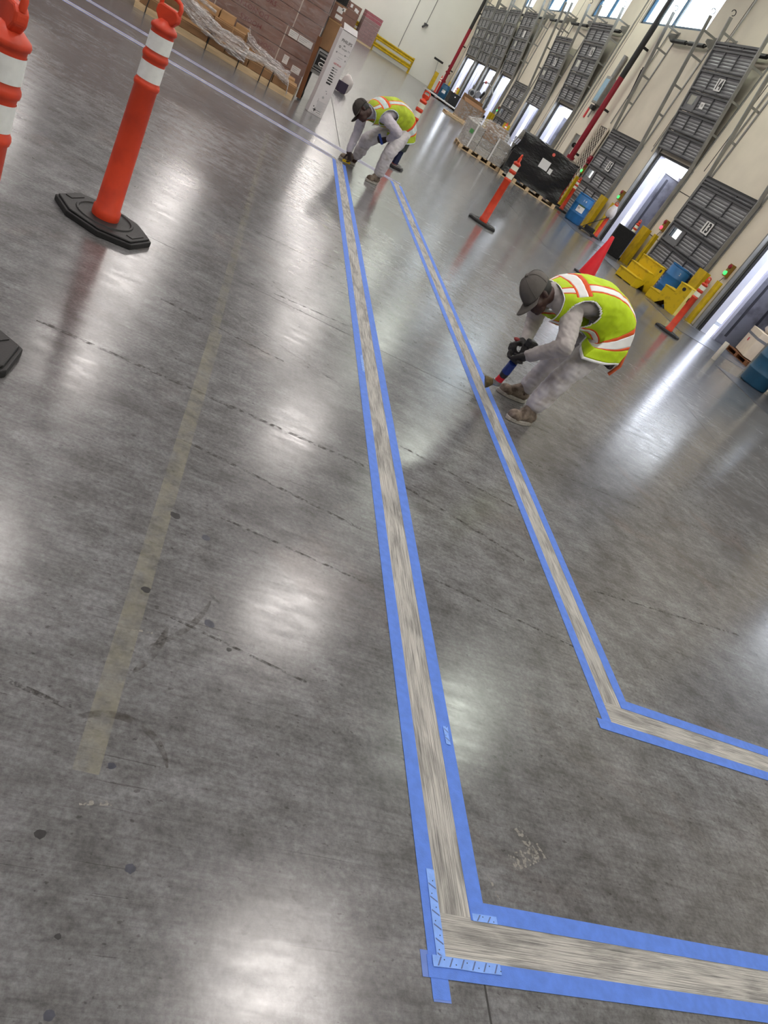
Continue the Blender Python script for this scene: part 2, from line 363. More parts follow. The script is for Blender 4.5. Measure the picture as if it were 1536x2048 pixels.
DOORS = [  # number, y0, y1, bottom of the leaf, label
    (10, 6.20, 8.65, 3.05), (11, 9.95, 12.40, 0.0), (12, 13.60, 16.05, 3.05), (13, 17.36, 20.00, 0.0), (14, 21.20, 23.57, 3.08), (15, 24.98, 27.55, 0.0),
    (16, 32.40, 34.85, 3.08), (17, 36.50, 38.92, 2.36), (18, 40.02, 42.60, 0.0), (19, 43.75, 46.42, 3.08),
    (20, 47.48, 50.08, 3.08), (21, 50.80, 53.75, 3.0), (22, 54.40, 57.70, 3.08)]
HEAD = 2.94
WINS = [(26.0, 31.6), (33.72, 37.5), (40.5, 45.15), (47.9, 50.25)]
WZ0, WZ1 = 6.43, 8.1
wb = MB()
ys = [-10.0]
for n, a, b, z in DOORS: ys += [a, b]
ys.append(62.0)
for i in range(0, len(ys), 2): wb.mm(WX, WX + 0.25, ys[i], ys[i + 1], 0, HEAD)
wb.mm(WX, WX + 0.25, -10, 62, HEAD, WZ0)
ys = [-10.0]
for a, b in WINS: ys += [a, b]
ys.append(62.0)
for i in range(0, len(ys), 2): wb.mm(WX, WX + 0.25, ys[i], ys[i + 1], WZ0, WZ1)
wb.mm(WX, WX + 0.25, -10, 62, WZ1, 9.6)
wall_r = tag(wb.build('wall_right', M['wall']), 'cream painted dock wall pierced by a row of doors', 'wall', kind='structure')
for y, z0 in ((20.62, 3.05), (24.28, 3.05), (31.75, 0.0), (35.65, 0.0), (39.35, 0.0), (43.2, 0.0), (13.0, 0)):
    MB().mm(WX - 0.004, WX + 0.002, y - 0.018, y + 0.018, z0, 9.5).build('panel_joint', M['joint'], wall_r)
for z in (2.35, 1.02):
    MB().mm(WX - 0.004, WX + 0.002, 20.05, 21.15, z - 0.01, z + 0.01).build('panel_joint', M['joint'], wall_r)

tag(MB().mm(-26, WX, 61.9, 62.2, 0, 9.6).build('wall_far', M['wall_far']), 'white painted end wall behind the yellow rail', 'wall', kind='structure')
tag(MB().mm(-26.2, -26, -10, 62, 0, 9.6).build('wall_left', M['wall_dk']), 'grey side wall on the far left of the warehouse', 'wall', kind='structure')
tag(MB().mm(-26, WX, -10.2, -10, 0, 9.6).build('wall_back', M['wall_dk']), 'grey wall behind the viewer', 'wall', kind='structure')
tag(MB().mm(-26.2, WX + 0.25, -10.2, 62.2, 9.6, 9.8).build('ceiling', M['ceil']), 'grey corrugated roof deck above the warehouse', 'ceiling', kind='structure')
# conduit line and camera dome on the far wall
cb = MB().cyl((8.55, 61.86, 2.6), (8.55, 61.86, 9.4), 0.02, n=8).cyl((10.2, 61.86, 3.5), (10.2, 61.86, 9.4), 0.02, n=8)
cdt = thing('wall_conduit', 'thin grey conduits running down the white end wall', 'conduit', (0, 0, 0))
MB().cyl((7.35, 61.86, 1.1), (7.35, 61.86, 9.4), 0.022, n=8).build('pipe', M['galv'], cdt)
MB().cyl((8.45, 61.86, 3.3), (8.45, 61.86, 9.4), 0.022, n=8).build('pipe', M['galv'], cdt)
MB().box((8.45, 61.75, 3.25), (0.30, 0.2, 0.12)).cyl((8.4, 61.7, 3.2), (8.25, 61.5, 3.0), 0.06, 0.07).build('junction_box', M['steel_dk'], cdt)

# windows
for k, (a, b) in enumerate(WINS):
    wo = thing('window_%d' % (k + 1), ['clerestory window right of the nearer red and black riser pipe', 'wide two-pane clerestory window above the raised sixteenth door',
        'bright two-pane clerestory window above the closed eighteenth door', 'farthest bluish clerestory window at the upper edge'][k], 'window', (WX + 0.12, a, WZ0), kind='structure')
    L_ = b - a; fr = MB(); t = 0.09
    fr.mm(-0.06, 0.06, 0, L_, 0, t).mm(-0.06, 0.06, 0, L_, WZ1 - WZ0 - t, WZ1 - WZ0).mm(-0.06, 0.06, 0, t, 0, WZ1 - WZ0).mm(-0.06, 0.06, L_ - t, L_, 0, WZ1 - WZ0)
    nm = 2 if L_ > 3 else 1
    for j in range(1, nm): fr.mm(-0.06, 0.06, L_ * j / nm - t / 2, L_ * j / nm + t / 2, 0, WZ1 - WZ0)
    fr.build('window_frame', M['teal'], wo)
    for j in range(nm):
        MB().mm(-0.006, 0.006, L_ * j / nm + t / 2, L_ * (j + 1) / nm - t / 2, t, WZ1 - WZ0 - t).build('pane', M['glass'], wo)

# outside yard
tag(MB().mm(WX + 0.35, 90, -30, 90, -1.4, -1.2).build('ground', M['ground']), 'pale concrete truck yard outside the docks', 'ground', kind='structure')

# ------------------------------------------------------------------ ceiling lamps
def lamp_mesh():
    h = MB().mm(-0.75, 0.75, -0.75, 0.75, 0.06, 0.2).mesh('housing', M['galv'])
    return h, MB().mm(-0.7, 0.7, -0.7, 0.7, 0.0, 0.055).mesh('diffuser', M['lamp']), MB().mm(-0.7, 0.7, -0.7, 0.7, 0.0, 0.055).mesh('diffuser', M['lamp_g'])
lh, ld, lg = lamp_mesh()
for x, yy, g in ((4.5, (-4, 4.1, 11.6, 19.6, 27.8, 36, 44, 52, 58), 0), (8.6, (-5, 1.0, 9.8, 19.9, 31, 40, 49, 57), 1), (-2.1, (-4, 3.5, 10.5, 18.5, 25.6, 34, 42, 50, 58), 0), (-9, (-4, 4, 14, 24, 34, 46), 0), (-17, (4, 18, 32, 46), 0)):  # rows behind the camera and by the end wall are added fill lamps
    for y in yy:
        t = thing('ceiling_or_fill_light', 'square high bay ceiling light mirrored in the polished floor, end rows added as unseen fill', 'light', (x, y, 9.0), group='high bay ceiling lights')
        link('housing', lh, t); link('diffuser', lg if g else ld, t)
        MB().cyl((0, 0, 0.2), (0, 0, 0.6), 0.02, n=6).build('hanger', M['galv'], t)

# ------------------------------------------------------------------ dock doors
ROWS = [0.555] * 5 + [0.17]
def track_pos(z):
    return (WX - 0.11, z, 0.0) if z < HEAD + 0.05 else (WX - 0.11 - 0.135 * (z - HEAD - 0.05), z, math.atan(0.135))
PANEL_CACHE = {}
def panel_mesh(wd, ht, win=False):
    key = (round(wd, 3), ht, win)
    if key in PANEL_CACHE: return PANEL_CACHE[key]
    b = MB(); k = max(2, int(round(ht / 0.09)))
    prof = []
    for i in range(k):
        z0 = -ht / 2 + ht * i / k; z1 = -ht / 2 + ht * (i + 1) / k; dz = z1 - z0
        prof += [(0.0, z0), (-0.010, z0 + dz * 0.25), (-0.010, z0 + dz * 0.6), (0.0, z0 + dz * 0.85)]
    prof.append((0.0, ht / 2))
    prof = [(x - (0.045 if i < 3 else 0), z) for i, (x, z) in enumerate(prof)]   # bottom ledge stands proud
    y0, y1 = -wd / 2, wd / 2
    if win:
        # leave a hole: build four strips round a window
        wy0, wy1, wz0, wz1 = -wd * 0.24, wd * 0.34, -ht * 0.16, ht * 0.34
        b.mm(-0.012, 0.004, y0, wy0, -ht / 2, ht / 2).mm(-0.012, 0.004, wy1, y1, -ht / 2, ht / 2).mm(-0.012, 0.004, wy0, wy1, -ht / 2, wz0).mm(-0.012, 0.004, wy0, wy1, wz1, ht / 2)
        b.mm(-0.05, -0.01, y0, y1, -ht / 2, -ht / 2 + 0.05)
    else:
        vs = [(x, y, z) for x, z in prof for y in (y0, y1)]
        fs = [(2 * i, 2 * i + 1, 2 * i + 3, 2 * i + 2) for i in range(len(prof) - 1)]
        n = len(vs); vs += [(0.012, y, z) for z in (-ht / 2, ht / 2) for y in (y0, y1)]
        fs += [(n, n + 1, n + 3, n + 2)]
        b.add(vs, fs)
    PANEL_CACHE[key] = b.mesh('panel', M['steel']); return PANEL_CACHE[key]
def sec_mesh(W, ht):
    key = ('s', round(W, 3), ht)
    if key in PANEL_CACHE: return PANEL_CACHE[key]
    b = MB()
    b.mm(-0.030, 0.02, -W / 2, W / 2, -ht / 2, -ht / 2 + 0.025).mm(-0.045, 0.02, -W / 2, W / 2, ht / 2 - 0.07, ht / 2 - 0.015)
    for j in range(4):
        y = -W / 2 + W * j / 3; t = 0.035 if j in (1, 2) else 0.05
        b.mm(-0.04, 0.02, y - t / 2, y + t / 2, -ht / 2, ht / 2 - 0.02)
    PANEL_CACHE[key] = b.mesh('section', M['steel_dk']); return PANEL_CACHE[key]
def pane_mesh(wd, ht):
    return MB().mm(-0.004, 0.004, -wd * 0.25, wd * 0.35, -ht * 0.17, ht * 0.35).mesh('pane', M['glass'])
DLAB = {10: 'open dock door outside the right edge, mirrored in the floor', 11: 'closed dock door just outside the right edge', 12: 'open dock door behind the large blue drum at the right edge', 13: 'closed grey dock door numbered 13 behind the yellow steps',
        14: 'raised grey dock door numbered 14 above the open trailer', 15: 'closed grey dock door numbered 15 behind the blue drum marked 14', 16: 'raised grey dock door left of the nearer red riser pipe',
        17: 'half raised grey dock door, second left of the red riser pipe', 18: 'closed grey dock door behind the clear-wrapped pallet load', 19: 'raised grey dock door, rightmost of the four far open ones',
        20: 'raised grey dock door, second from the right of the four far ones', 21: 'raised grey dock door, third from the right of the four far ones', 22: 'raised grey dock door nearest the far corner pipe'}
for n, a, b, zb in DOORS:
    W = b - a + 0.06; yc = (a + b) / 2
    d = thing('door_%d' % (n - 9), DLAB[n], 'dock door', (0, yc, 0), kind='structure')
    z = zb
    if zb == 0:
        x0, x1, ya, yb = WX - 0.085, WX - 0.07, W / 3 - 0.25, W / 3 + 0.35
        MB().mm(x0, x1, -W / 2, ya, 0, HEAD).mm(x0, x1, yb, W / 2, 0, HEAD).mm(x0, x1, ya, yb, 0, 1.27).mm(x0, x1, ya, yb, 1.58, HEAD).build('blackout_skin', M['steel_dk'], d)  # sheet added behind the leaf to block daylight leaking through section gaps
    for r, ht in enumerate(ROWS):
        x, zc, tl = track_pos(z + ht / 2)
        s = link('section', sec_mesh(W, ht), d, (x, 0, zc), (0, -tl, 0))
        for j in range(3):
            isw = (r == 2 and j == 2)
            wd = W / 3 - 0.04
            p = link('panel', panel_mesh(wd, ht - 0.06, isw), s, (0, -W / 2 + W * (j + 0.5) / 3, -0.01))
            if isw: link('pane', pane_mesh(wd, ht - 0.06), s, (0.0, -W / 2 + W * (j + 0.5) / 3, -0.01))
        if r == 3 and n in (13, 14, 15, 16, 17, 18, 19):
            np_ = MB().mm(-0.062, -0.05, -0.51, -0.13, -0.15, 0.16).build('number_plate', M['paper'], s, loc=(0, 0.02, -0.02))
            if n <= 18: text('number', str(n), 0.34, M['ink'], s, (-0.0635, -0.30, -0.02), (0, -1, 0), (0, 0, 1), 0.002, 0.95, 0.012)
        if r == 2 and n == 14:
            MB().mm(-0.055, -0.048, -0.10, 0.14, -0.12, 0.05).build('paper_tag', M['paper'], s)
            text('tag_lettering', 'LSI', 0.09, M['ink'], s, (-0.0565, 0.02, -0.03), (0, -1, 0), (0, 0, 1), 0.001)
        z += ht
    # tracks: upright part, inclined part, wall angle and rungs
    for sgn in (-1, 1):
        yt = sgn * (W / 2 + 0.035)
        t = MB(); top = 6.62
        xt, _, _ = track_pos(top)
        t.box((WX - 0.10, yt, HEAD / 2), (0.11, 0.045, HEAD)); t.mm(WX - 0.03, WX, yt - 0.06, yt + 0.06, 0, HEAD)
        L_ = math.hypot(top - HEAD, WX - 0.11 - xt)
        t.box(((WX - 0.11 + xt) / 2, yt, (top + HEAD) / 2), (0.10, 0.05, L_), R=Matrix.Rotation(-math.atan(0.135), 3, 'Y'))
        t.build('track', M['galv'], d)
        MB().mm(WX - 0.035, WX, yt - 0.03, yt + 0.03, HEAD, 6.3).build('wall_angle', M['galv'], d)
        for zz in (3.9, 4.75, 5.6, 6.25):
            xx, _, _ = track_pos(zz)
            MB().mm(xx, WX, yt - 0.012, yt + 0.012, zz - 0.03, zz + 0.03).build('bracket', M['galv'], d)
        MB().tube([(xt - 0.02 + 0.07 * math.cos(q), yt, 6.66 + 0.07 + 0.07 * math.sin(q)) for q in [-PI / 2 + 0.3 * i for i in range(17)]], 0.012, 6).build('hook', M['dark'], d)
    sp = MB().cyl((WX - 0.16, -W / 2 - 0.02, 5.98), (WX - 0.16, W / 2 + 0.02, 5.98), 0.03, n=8).cyl((WX - 0.16, -W / 2 + 0.12, 5.98), (WX - 0.16, -0.1, 5.98), 0.062, n=10).cyl((WX - 0.16, 0.12, 5.98), (WX - 0.16, W / 2 - 0.12, 5.98), 0.062, n=10)
    sp.build('torsion_spring', M['dark'], d, 40)
    for sgn in (-1, 1):
        MB().prism([(-0.30, 0.08), (0, 0.20), (0, -0.06), (-0.10, -0.10), (-0.30, 0.0)], -0.012, 0.012, T=Matrix.Translation((WX - 0.005, sgn * (W / 2 + 0.10), 6.05)) @ Matrix.Rotation(PI / 2, 4, 'X')).build('spring_bracket', M['galv'], d)
    # dark seal strip round the opening
    MB().mm(WX - 0.02, WX + 0.06, -W / 2 - 0.01, -W / 2 + 0.06, 0, HEAD).mm(WX - 0.02, WX + 0.06, W / 2 - 0.06, W / 2 + 0.01, 0, HEAD).mm(WX - (0.14 if zb == 0 else 0.02), WX + 0.06, -W / 2, W / 2, HEAD - 0.01, HEAD + 0.05).build('weather_seal', M['rubber'], d)
    if zb > 0:
        # far-side shelter fabric and head curtain outside the wall
        MB().mm(WX + 0.06, WX + 0.26, W / 2 - 0.05, W / 2 + 0.05, -0.05, HEAD).mm(WX + 0.1, WX + 0.26, -W / 2 - 0.05, -W / 2 + 0.05, -0.05, HEAD).build('shelter_curtain', M['seal'], d)
        MB().mm(9.5, WX + 0.6, -0.98, 0.98, 0.0005, 0.006).build('dock_plate', M['plate'], d)
    else:
        MB().mm(9.5, WX - 0.05, -0.98, 0.98, 0.0005, 0.006).build('dock_plate', M['plate'], d)

# yellow jamb guards, signal lights at the piers
GU = {11: 'twelfth', 12: 'open door by the blue drum', 13: 'closed door by the steps', 14: 'open door behind the foam', 15: 'closed door by the marked drum', 16: 'raised door beside the red riser', 17: 'half raised door',
      18: 'closed far door', 19: 'rightmost far open door', 20: 'second far open door', 21: 'third far open door', 22: 'door nearest the far corner'}
gn = MB().mm(-0.14, 0.0, -0.20, 0.20, 0, 1.12).mm(-0.15, 0.01, -0.21, 0.21, 0, 0.03).mesh('jamb_guard', M['yellow'])
gf = MB().mm(-0.10, 0.0, -0.07, 0.07, 0, 1.12).mm(-0.12, 0.0, -0.08, 0.08, 0, 0.03).mesh('jamb_guard', M['yellow'])
for n, a, b, zb in DOORS:
    if n < 12: continue
    if n not in (12,): tag(link('jamb_guard', gn, None, (WX - 0.16, a - 0.30, 0)), 'wide yellow steel guard at the near jamb of the ' + GU[n], 'guard', 'yellow jamb guards')
    tag(link('jamb_guard', gf, None, (WX - 0.16, b + 0.24, 0)), 'narrow yellow steel guard at the far jamb of the ' + GU[n], 'guard', 'yellow jamb guards')
    if n in (12, 13, 14, 15, 18):
        s = thing('signal_light', 'small %s dock signal light beside the %s' % ('red' if n == 13 else 'green', GU[n]), 'signal light', (WX, b + 0.48, 1.40), group='dock signal lights')
        MB().mm(-0.10, 0, -0.07, 0.07, -0.14, 0.18).build('box', mat('ochre_signal_box', srgb(150, 116, 40), 0.5, 0, 0.2), s)
        MB().cyl((-0.10, 0, -0.06), (-0.14, 0, -0.06), 0.055, 0.045, 16).build('lens', M['red_led'] if n == 13 else M['green_led'], s, 40)
        MB().cyl((-0.10, 0, 0.11), (-0.13, 0, 0.11), 0.06, 0.05, 16).build('dark_lens', M['redpipe'], s, 40)
        MB().tube([(-0.05, 0, -0.16), (-0.06, 0.05, -0.3), (-0.05, -0.03, -0.42), (-0.04, 0.03, -0.5), (-0.03, 0, -0.62)], 0.008, 6).build('cable', M['dark'], s)

# ------------------------------------------------------------------ trailers behind the open doors
TL = {10: 'grey trailer interior beyond the right edge of the view', 12: 'scuffed grey trailer interior seen past the blue drum at the right', 14: 'grey trailer interior with dark rail strips inside the open door 14',
      16: 'grey trailer wall inside the raised door left of the red riser', 17: 'grey trailer wall inside the half raised door', 19: 'grey trailer wall in the rightmost far opening',
      20: 'grey trailer wall in the second far opening', 21: 'grey trailer wall in the third far opening', 22: 'grey trailer wall in the opening nearest the far corner'}
for n, a, b, zb in DOORS:
    if zb == 0: continue
    W = b - a
    t = thing('semi_trailer', TL[n], 'trailer', (11.84, (a + b) / 2, 0), group='trailers backed up to the docks')
    yw = W / 2 - 0.10
    MB().mm(0, 9, yw, yw + 0.05, -0.02, 2.72).build('side_wall', M['trailer'], t)
    MB().mm(0, 9, -yw - 0.05, -yw, -0.02, 2.72).build('side_wall', M['seal'], t)
    MB().mm(-0.06, 9, -yw, yw, -0.14, -0.02).build('trailer_floor', M['plate'], t)
    MB().mm(8.95, 9, -yw, yw, -0.02, 2.72).build('front_wall', M['trailer'], t)
    MB().mm(0.55, 9, -yw - 0.05, yw + 0.05, 2.72, 2.77).build('roof', M['seal'], t)  # unseen roof added to darken the interior, cut short so bright sky shows
    MB().mm(-0.03, 0.06, yw - 0.02, yw + 0.06, -0.1, 2.74).build('door_post', mat('lilac_trailer_post', srgb(190, 192, 214), 0.5), t)
    tr = MB()
    for x0 in (0.22, 0.72):
        MB().mm(x0, x0 + 0.07, yw - 0.012, yw, 0.2, 2.5).build('cargo_rail', M['trailer_dk'], t)
    MB().mm(0, 9, yw - 0.03, yw, 2.62, 2.72).build('top_rail', M['seal'], t)

# ================================================================== FLOOR MARKINGS
def strip(name, p0, p1, wd, m, z=0.0012, th=0.0006, parent=None, jag=0.0, ext0=0, ext1=0):
    p0 = Vector((p0[0], p0[1], 0)); p1 = Vector((p1[0], p1[1], 0)); d = p1 - p0; L_ = d.length; ang = math.atan2(d.y, d.x)
    k = max(2, int(L_ / 0.06)) if jag else 2
    b = MB(); top = []; bot = []
    for i in range(k + 1 if jag else 2):
        x = L_ * i / (k if jag else 1); top.append((x, wd / 2 + random.uniform(-jag, jag))); bot.append((x, -wd / 2 + random.uniform(-jag, jag)))
    b.prism(bot + top[::-1], z, z + th)
    o = b.build(name, m, parent); o.location = (p0.x, p0.y, 0); o.rotation_euler = (0, 0, ang); return o
XA, XB, Y1, Y2, Y3, Y4 = 1.0813, 2.0654, 0.6659, 1.6448, 10.368, 11.298
G_ = 'blue masking tape lines'
def tp(label, p0, p1, wd=0.05, m='tape', z=0.0012): return tag(strip('masking_tape', p0, p1, wd, M[m], z, 0.0006), label, 'tape', G_)
# ground stripes belong to the floor
strip('ground_stripe', (XA + 0.1, Y1 + 0.05), (XA + 0.1, Y3 + 0.1), 0.112, M['stripe'], 0.0004, 0.0003, floor)
strip('ground_stripe', (XB + 0.1, Y2 + 0.05), (XB + 0.1, Y4 + 0.1), 0.112, M['stripe'], 0.0004, 0.0003, floor)
strip('ground_stripe', (XA + 0.05, Y1 + 0.1), (6.0, Y1 + 0.1), 0.112, M['stripe'], 0.0005, 0.0003, floor)
strip('ground_stripe', (XB + 0.05, Y2 + 0.1), (6.0, Y2 + 0.1), 0.112, M['stripe'], 0.0005, 0.0003, floor)
strip('ground_stripe', (-12.0, Y3 + 0.1), (XA + 0.05, Y3 + 0.1), 0.11, M['stripe'], 0.0004, 0.0002, floor)
strip('ground_stripe', (-12.0, Y4 + 0.1), (XB + 0.05, Y4 + 0.1), 0.11, M['stripe'], 0.0004, 0.0002, floor)
tp('blue tape strip on the left edge of the long left ground stripe', (XA + 0.025, Y1 - 0.045), (XA + 0.025, Y3 + 0.01))
tp('blue tape strip on the right edge of the long left ground stripe', (XA + 0.175, Y1 + 0.15), (XA + 0.175, Y3 + 0.01))
tp('blue tape strip on the left edge of the shorter right ground stripe', (XB + 0.025, Y2 + 0.0), (XB + 0.025, Y4 + 0.01))
tp('blue tape strip on the right edge of the shorter ground stripe, under the wire brush', (XB + 0.175, Y2 + 0.15), (XB + 0.175, Y4 + 0.01))
tp('lowest blue tape strip crossing the bottom right corner', (XA - 0.005, Y1 + 0.025), (6.0, Y1 + 0.025), z=0.0020)
tp('blue tape strip on the upper edge of the bottom right stripe', (XA + 0.152, Y1 + 0.175), (6.0, Y1 + 0.175), z=0.0020)
tp('blue tape strip on the lower edge of the middle right stripe', (XB - 0.03, Y2 + 0.025), (6.0, Y2 + 0.025), z=0.0020)
tp('blue tape strip on the upper edge of the middle right stripe', (XB + 0.152, Y2 + 0.175), (6.0, Y2 + 0.175), z=0.0020)
tp('lavender tape strip, nearest of the four lines before the carton pallet', (-12, Y3 + 0.025), (XA + 0.05, Y3 + 0.025), m='tape_old')
tp('lavender tape strip, second of the four lines before the carton pallet', (-12, Y3 + 0.175), (XA + 0.0, Y3 + 0.175), m='tape_old')
tp('lavender tape strip, third of the four lines before the carton pallet', (-12, Y4 + 0.025), (XB + 0.05, Y4 + 0.025), m='tape_old')
tp('lavender tape strip nearest the carton pallet', (-12, Y4 + 0.175), (XB + 0.2, Y4 + 0.175), m='tape_old')
def pale(label, p0, p1, wd=0.026, z=0.0030):
    o = strip('tape_offcut', p0, p1, wd, M['tape_pale'], z, 0.0008, jag=0.0012)
    tag(o, label, 'tape', 'pale perforated tape offcuts'); L_ = (Vector(p1) - Vector(p0)).length; k = int(L_ / 0.034)
    for i in range(k):
        x = 0.012 + i * 0.034
        b = MB(); b.add([(x, -wd * .42, z + 0.0009), (x + 0.004, -wd * .42, z + 0.0009), (x + 0.016, wd * .40, z + 0.0009), (x + 0.012, wd * .40, z + 0.0009)], [(0, 1, 2, 3)])
        b.build('slash_mark', M['tape_mark'], o)
        b = MB().cyl((x + 0.022, 0.0 + (-1) ** i * 0.004, z + 0.0008), (x + 0.022, (-1) ** i * 0.004, z + 0.0010), 0.0017, n=6); b.build('dot_mark', M['ink'], o)
pale('pale dotted tape offcut running up from the near corner', (XA + 0.038, Y1 + 0.03), (XA + 0.038, Y1 + 0.265))
pale('pale dotted tape offcut along the very bottom tape line', (XA + 0.01, Y1 + 0.038), (XA + 0.215, Y1 + 0.038), 0.026, 0.0044)
pale('short pale dotted tape offcut inside the near corner', (XA + 0.155, Y1 + 0.158), (XA + 0.235, Y1 + 0.158), 0.02)
pale('short pale dotted tape offcut on the long strip above the near corner', (XA + 0.178, 1.36), (XA + 0.178, 1.43), 0.018)
pale('pale dotted tape offcut by the floor joint crossing', (XA + 0.04, 3.98), (XA + 0.04, 4.22), 0.018)
tag(strip('tape_tail', (XA + 0.026, Y1 - 0.05), (XA + 0.026, Y1 - 0.003), 0.05, mat('faded_blue_tape', srgb(104, 132, 206), 0.6, 0, 0.1, 20), 0.0008, 0.0005), 'faded blue tape tail poking out below the near corner', 'tape', G_)
tag(strip('tape_tail', (XA - 0.022, Y1 + 0.03), (XA + 0.03, Y1 + 0.03), 0.06, MATS['faded_blue_tape'], 0.0009, 0.0005), 'faded blue tape tail poking out left of the near corner', 'tape', G_)

# control joints in the slab
for p0, p1, wd in (((-20, 4.47), (10, 4.47), 0.005), ((-20, 9.1), (10, 9.1), 0.006), ((1.24, -5), (1.24, 0.67), 0.006), ((-20, 14.3), (8, 14.3), 0.008), ((1.24, 11.6), (1.24, 40), 0.012), ((-20, 19.5), (9, 19.5), 0.01), ((-20, -0.3), (10, -0.3), 0.006), ((6.0, 4), (6.0, 40), 0.008)):
    strip('floor_joint', p0, p1, wd, M['joint'], 0.0001, 0.0002, floor)
# round dark gum-like stains
M['stain'] = mat('dark_floor_stain', srgb(44, 43, 44), 0.35, 0, 0.3, 60)
M['stain_bl'] = mat('bluish_floor_stain', srgb(62, 64, 76), 0.35, 0, 0.3, 60)
for x, y, r, mm_ in ((0.24, 2.02, .017, 0), (0.36, 1.96, .014, 1), (0.21, 1.63, .013, 0), (0.42, 1.57, .015, 1), (0.24, 1.03, .009, 1), (-0.02, 0.99, .012, 0), (0.13, 0.84, .011, 0), (0.33, 0.80, .011, 1), (0.11, 0.55, .009, 1), (0.24, .52, .009, 1),
                     (0.49, 1.49, .008, 0), (0.36, 2.9, .014, 0), (1.0, 6.2, .022, 0), (0.22, .65, .006, 0)):
    n = 14; b = MB(); po = []
    for i in range(n):
        a = 2 * PI * i / n; q = r * (0.8 + 0.35 * random.random()); po.append((x + q * 1.15 * math.cos(a), y + q * math.sin(a)))
    b.prism(po, 0.0001, 0.0003).build('stain', M['stain_bl'] if mm_ else M['stain'], floor)
# ghost of an old stripe, scuffs and tyre arcs
ghost = decal_material('ghost_line_residue', srgb(174, 170, 148), (0.03, 0.19), 16, rough=0.5)
strip('old_line_residue', (0.185, 1.0), (0.215, 3.6), 0.062, ghost, 0.00008, 0.0001, floor)
strip('old_line_residue', (0.20, 3.6), (0.20, 9.5), 0.05, decal_material('ghost_line_faint', srgb(168, 164, 140), (0.0, 0.14), 9), 0.00008, 0.0001, floor)
scuff = decal_material('tyre_scuff', srgb(60, 56, 52), (-0.15, 0.42), 26, rough=0.45, soft=0.1)
scuff2 = decal_material('faint_tyre_scuff', srgb(66, 60, 52), (-0.1, 0.5), 20, rough=0.4, soft=0.12)
def arc(cx, cy, r, a0, a1, wd, m):
    b = MB(); n = 24; vs = []
    for i in range(n + 1):
        a = a0 + (a1 - a0) * i / n; q = wd * math.sin(PI * min(1, max(0, (i + 0.5) / (n + 1)))) ** 0.5
        for s in (-.5, .5): vs.append((cx + (r + q * s) * math.cos(a), cy + (r + q * s) * math.sin(a), 0.0002))
    b.add(vs, [(2 * i, 2 * i + 1, 2 * i + 3, 2 * i + 2) for i in range(n)]).build('tyre_scuff', m, floor)
arc(0.225, 1.02, 0.15, 0.25, 2.5, 0.022, scuff2); arc(0.0, 1.75, 0.42, -0.9, -0.2, 0.02, scuff2); arc(-0.15, 1.55, 0.45, -0.55, -0.1, 0.026, scuff2)
arc(0.1, 1.3, 0.5, 0.75, 1.0, 0.010, scuff); arc(1.9, 6.5, 3.0, 4.0, 4.6, 0.02, scuff)
for (x0, y0, x1, y1, wd) in ((-0.5, 2.95, 1.05, 2.88, .022), (0.2, 2.5, 1.0, 2.36, .018), (1.28, 2.85, 1.95, 2.62, .02), (1.3, 3.25, 2.1, 3.1, .018), (0.5, 4.55, 1.05, 4.62, .02), (0.4, 2.1, 1.0, 2.02, .012), (-0.3, 1.25, 0.1, 1.16, .014), (1.35, 2.2, 2.3, 2.05, .012), (2.3, 3.8, 3.4, 3.9, .015),
                             (-0.1, 3.7, 0.6, 3.62, .02), (0.1, 5.6, 1.0, 5.7, .02), (2.4, 2.6, 3.6, 2.75, .014), (0.3, 1.55, 0.75, 1.45, .01)):
    strip('floor_scuff', (x0, y0), (x1, y1), wd, scuff, 0.00006, 0.0001, floor)
chalk = decal_material('white_chalk_scrape', srgb(176, 172, 164), (-0.5, 0.38), 60, rough=0.7, soft=0.06)
for (x0, y0, x1, y1, wd) in ((1.32, 0.95, 1.345, 0.88, .008), (0.19, .925, 0.27, .94, .012), (1.42, 1.0, 1.55, 1.06, .05), (1.47, 1.12, 1.52, 1.04, .03), (0.20, 1.46, 0.26, 1.47, .008), (2.35, 1.75, 2.4, 1.9, .01)):
    strip('chalk_scrape', (x0, y0), (x1, y1), wd, chalk, 0.00006, 0.0001, floor)

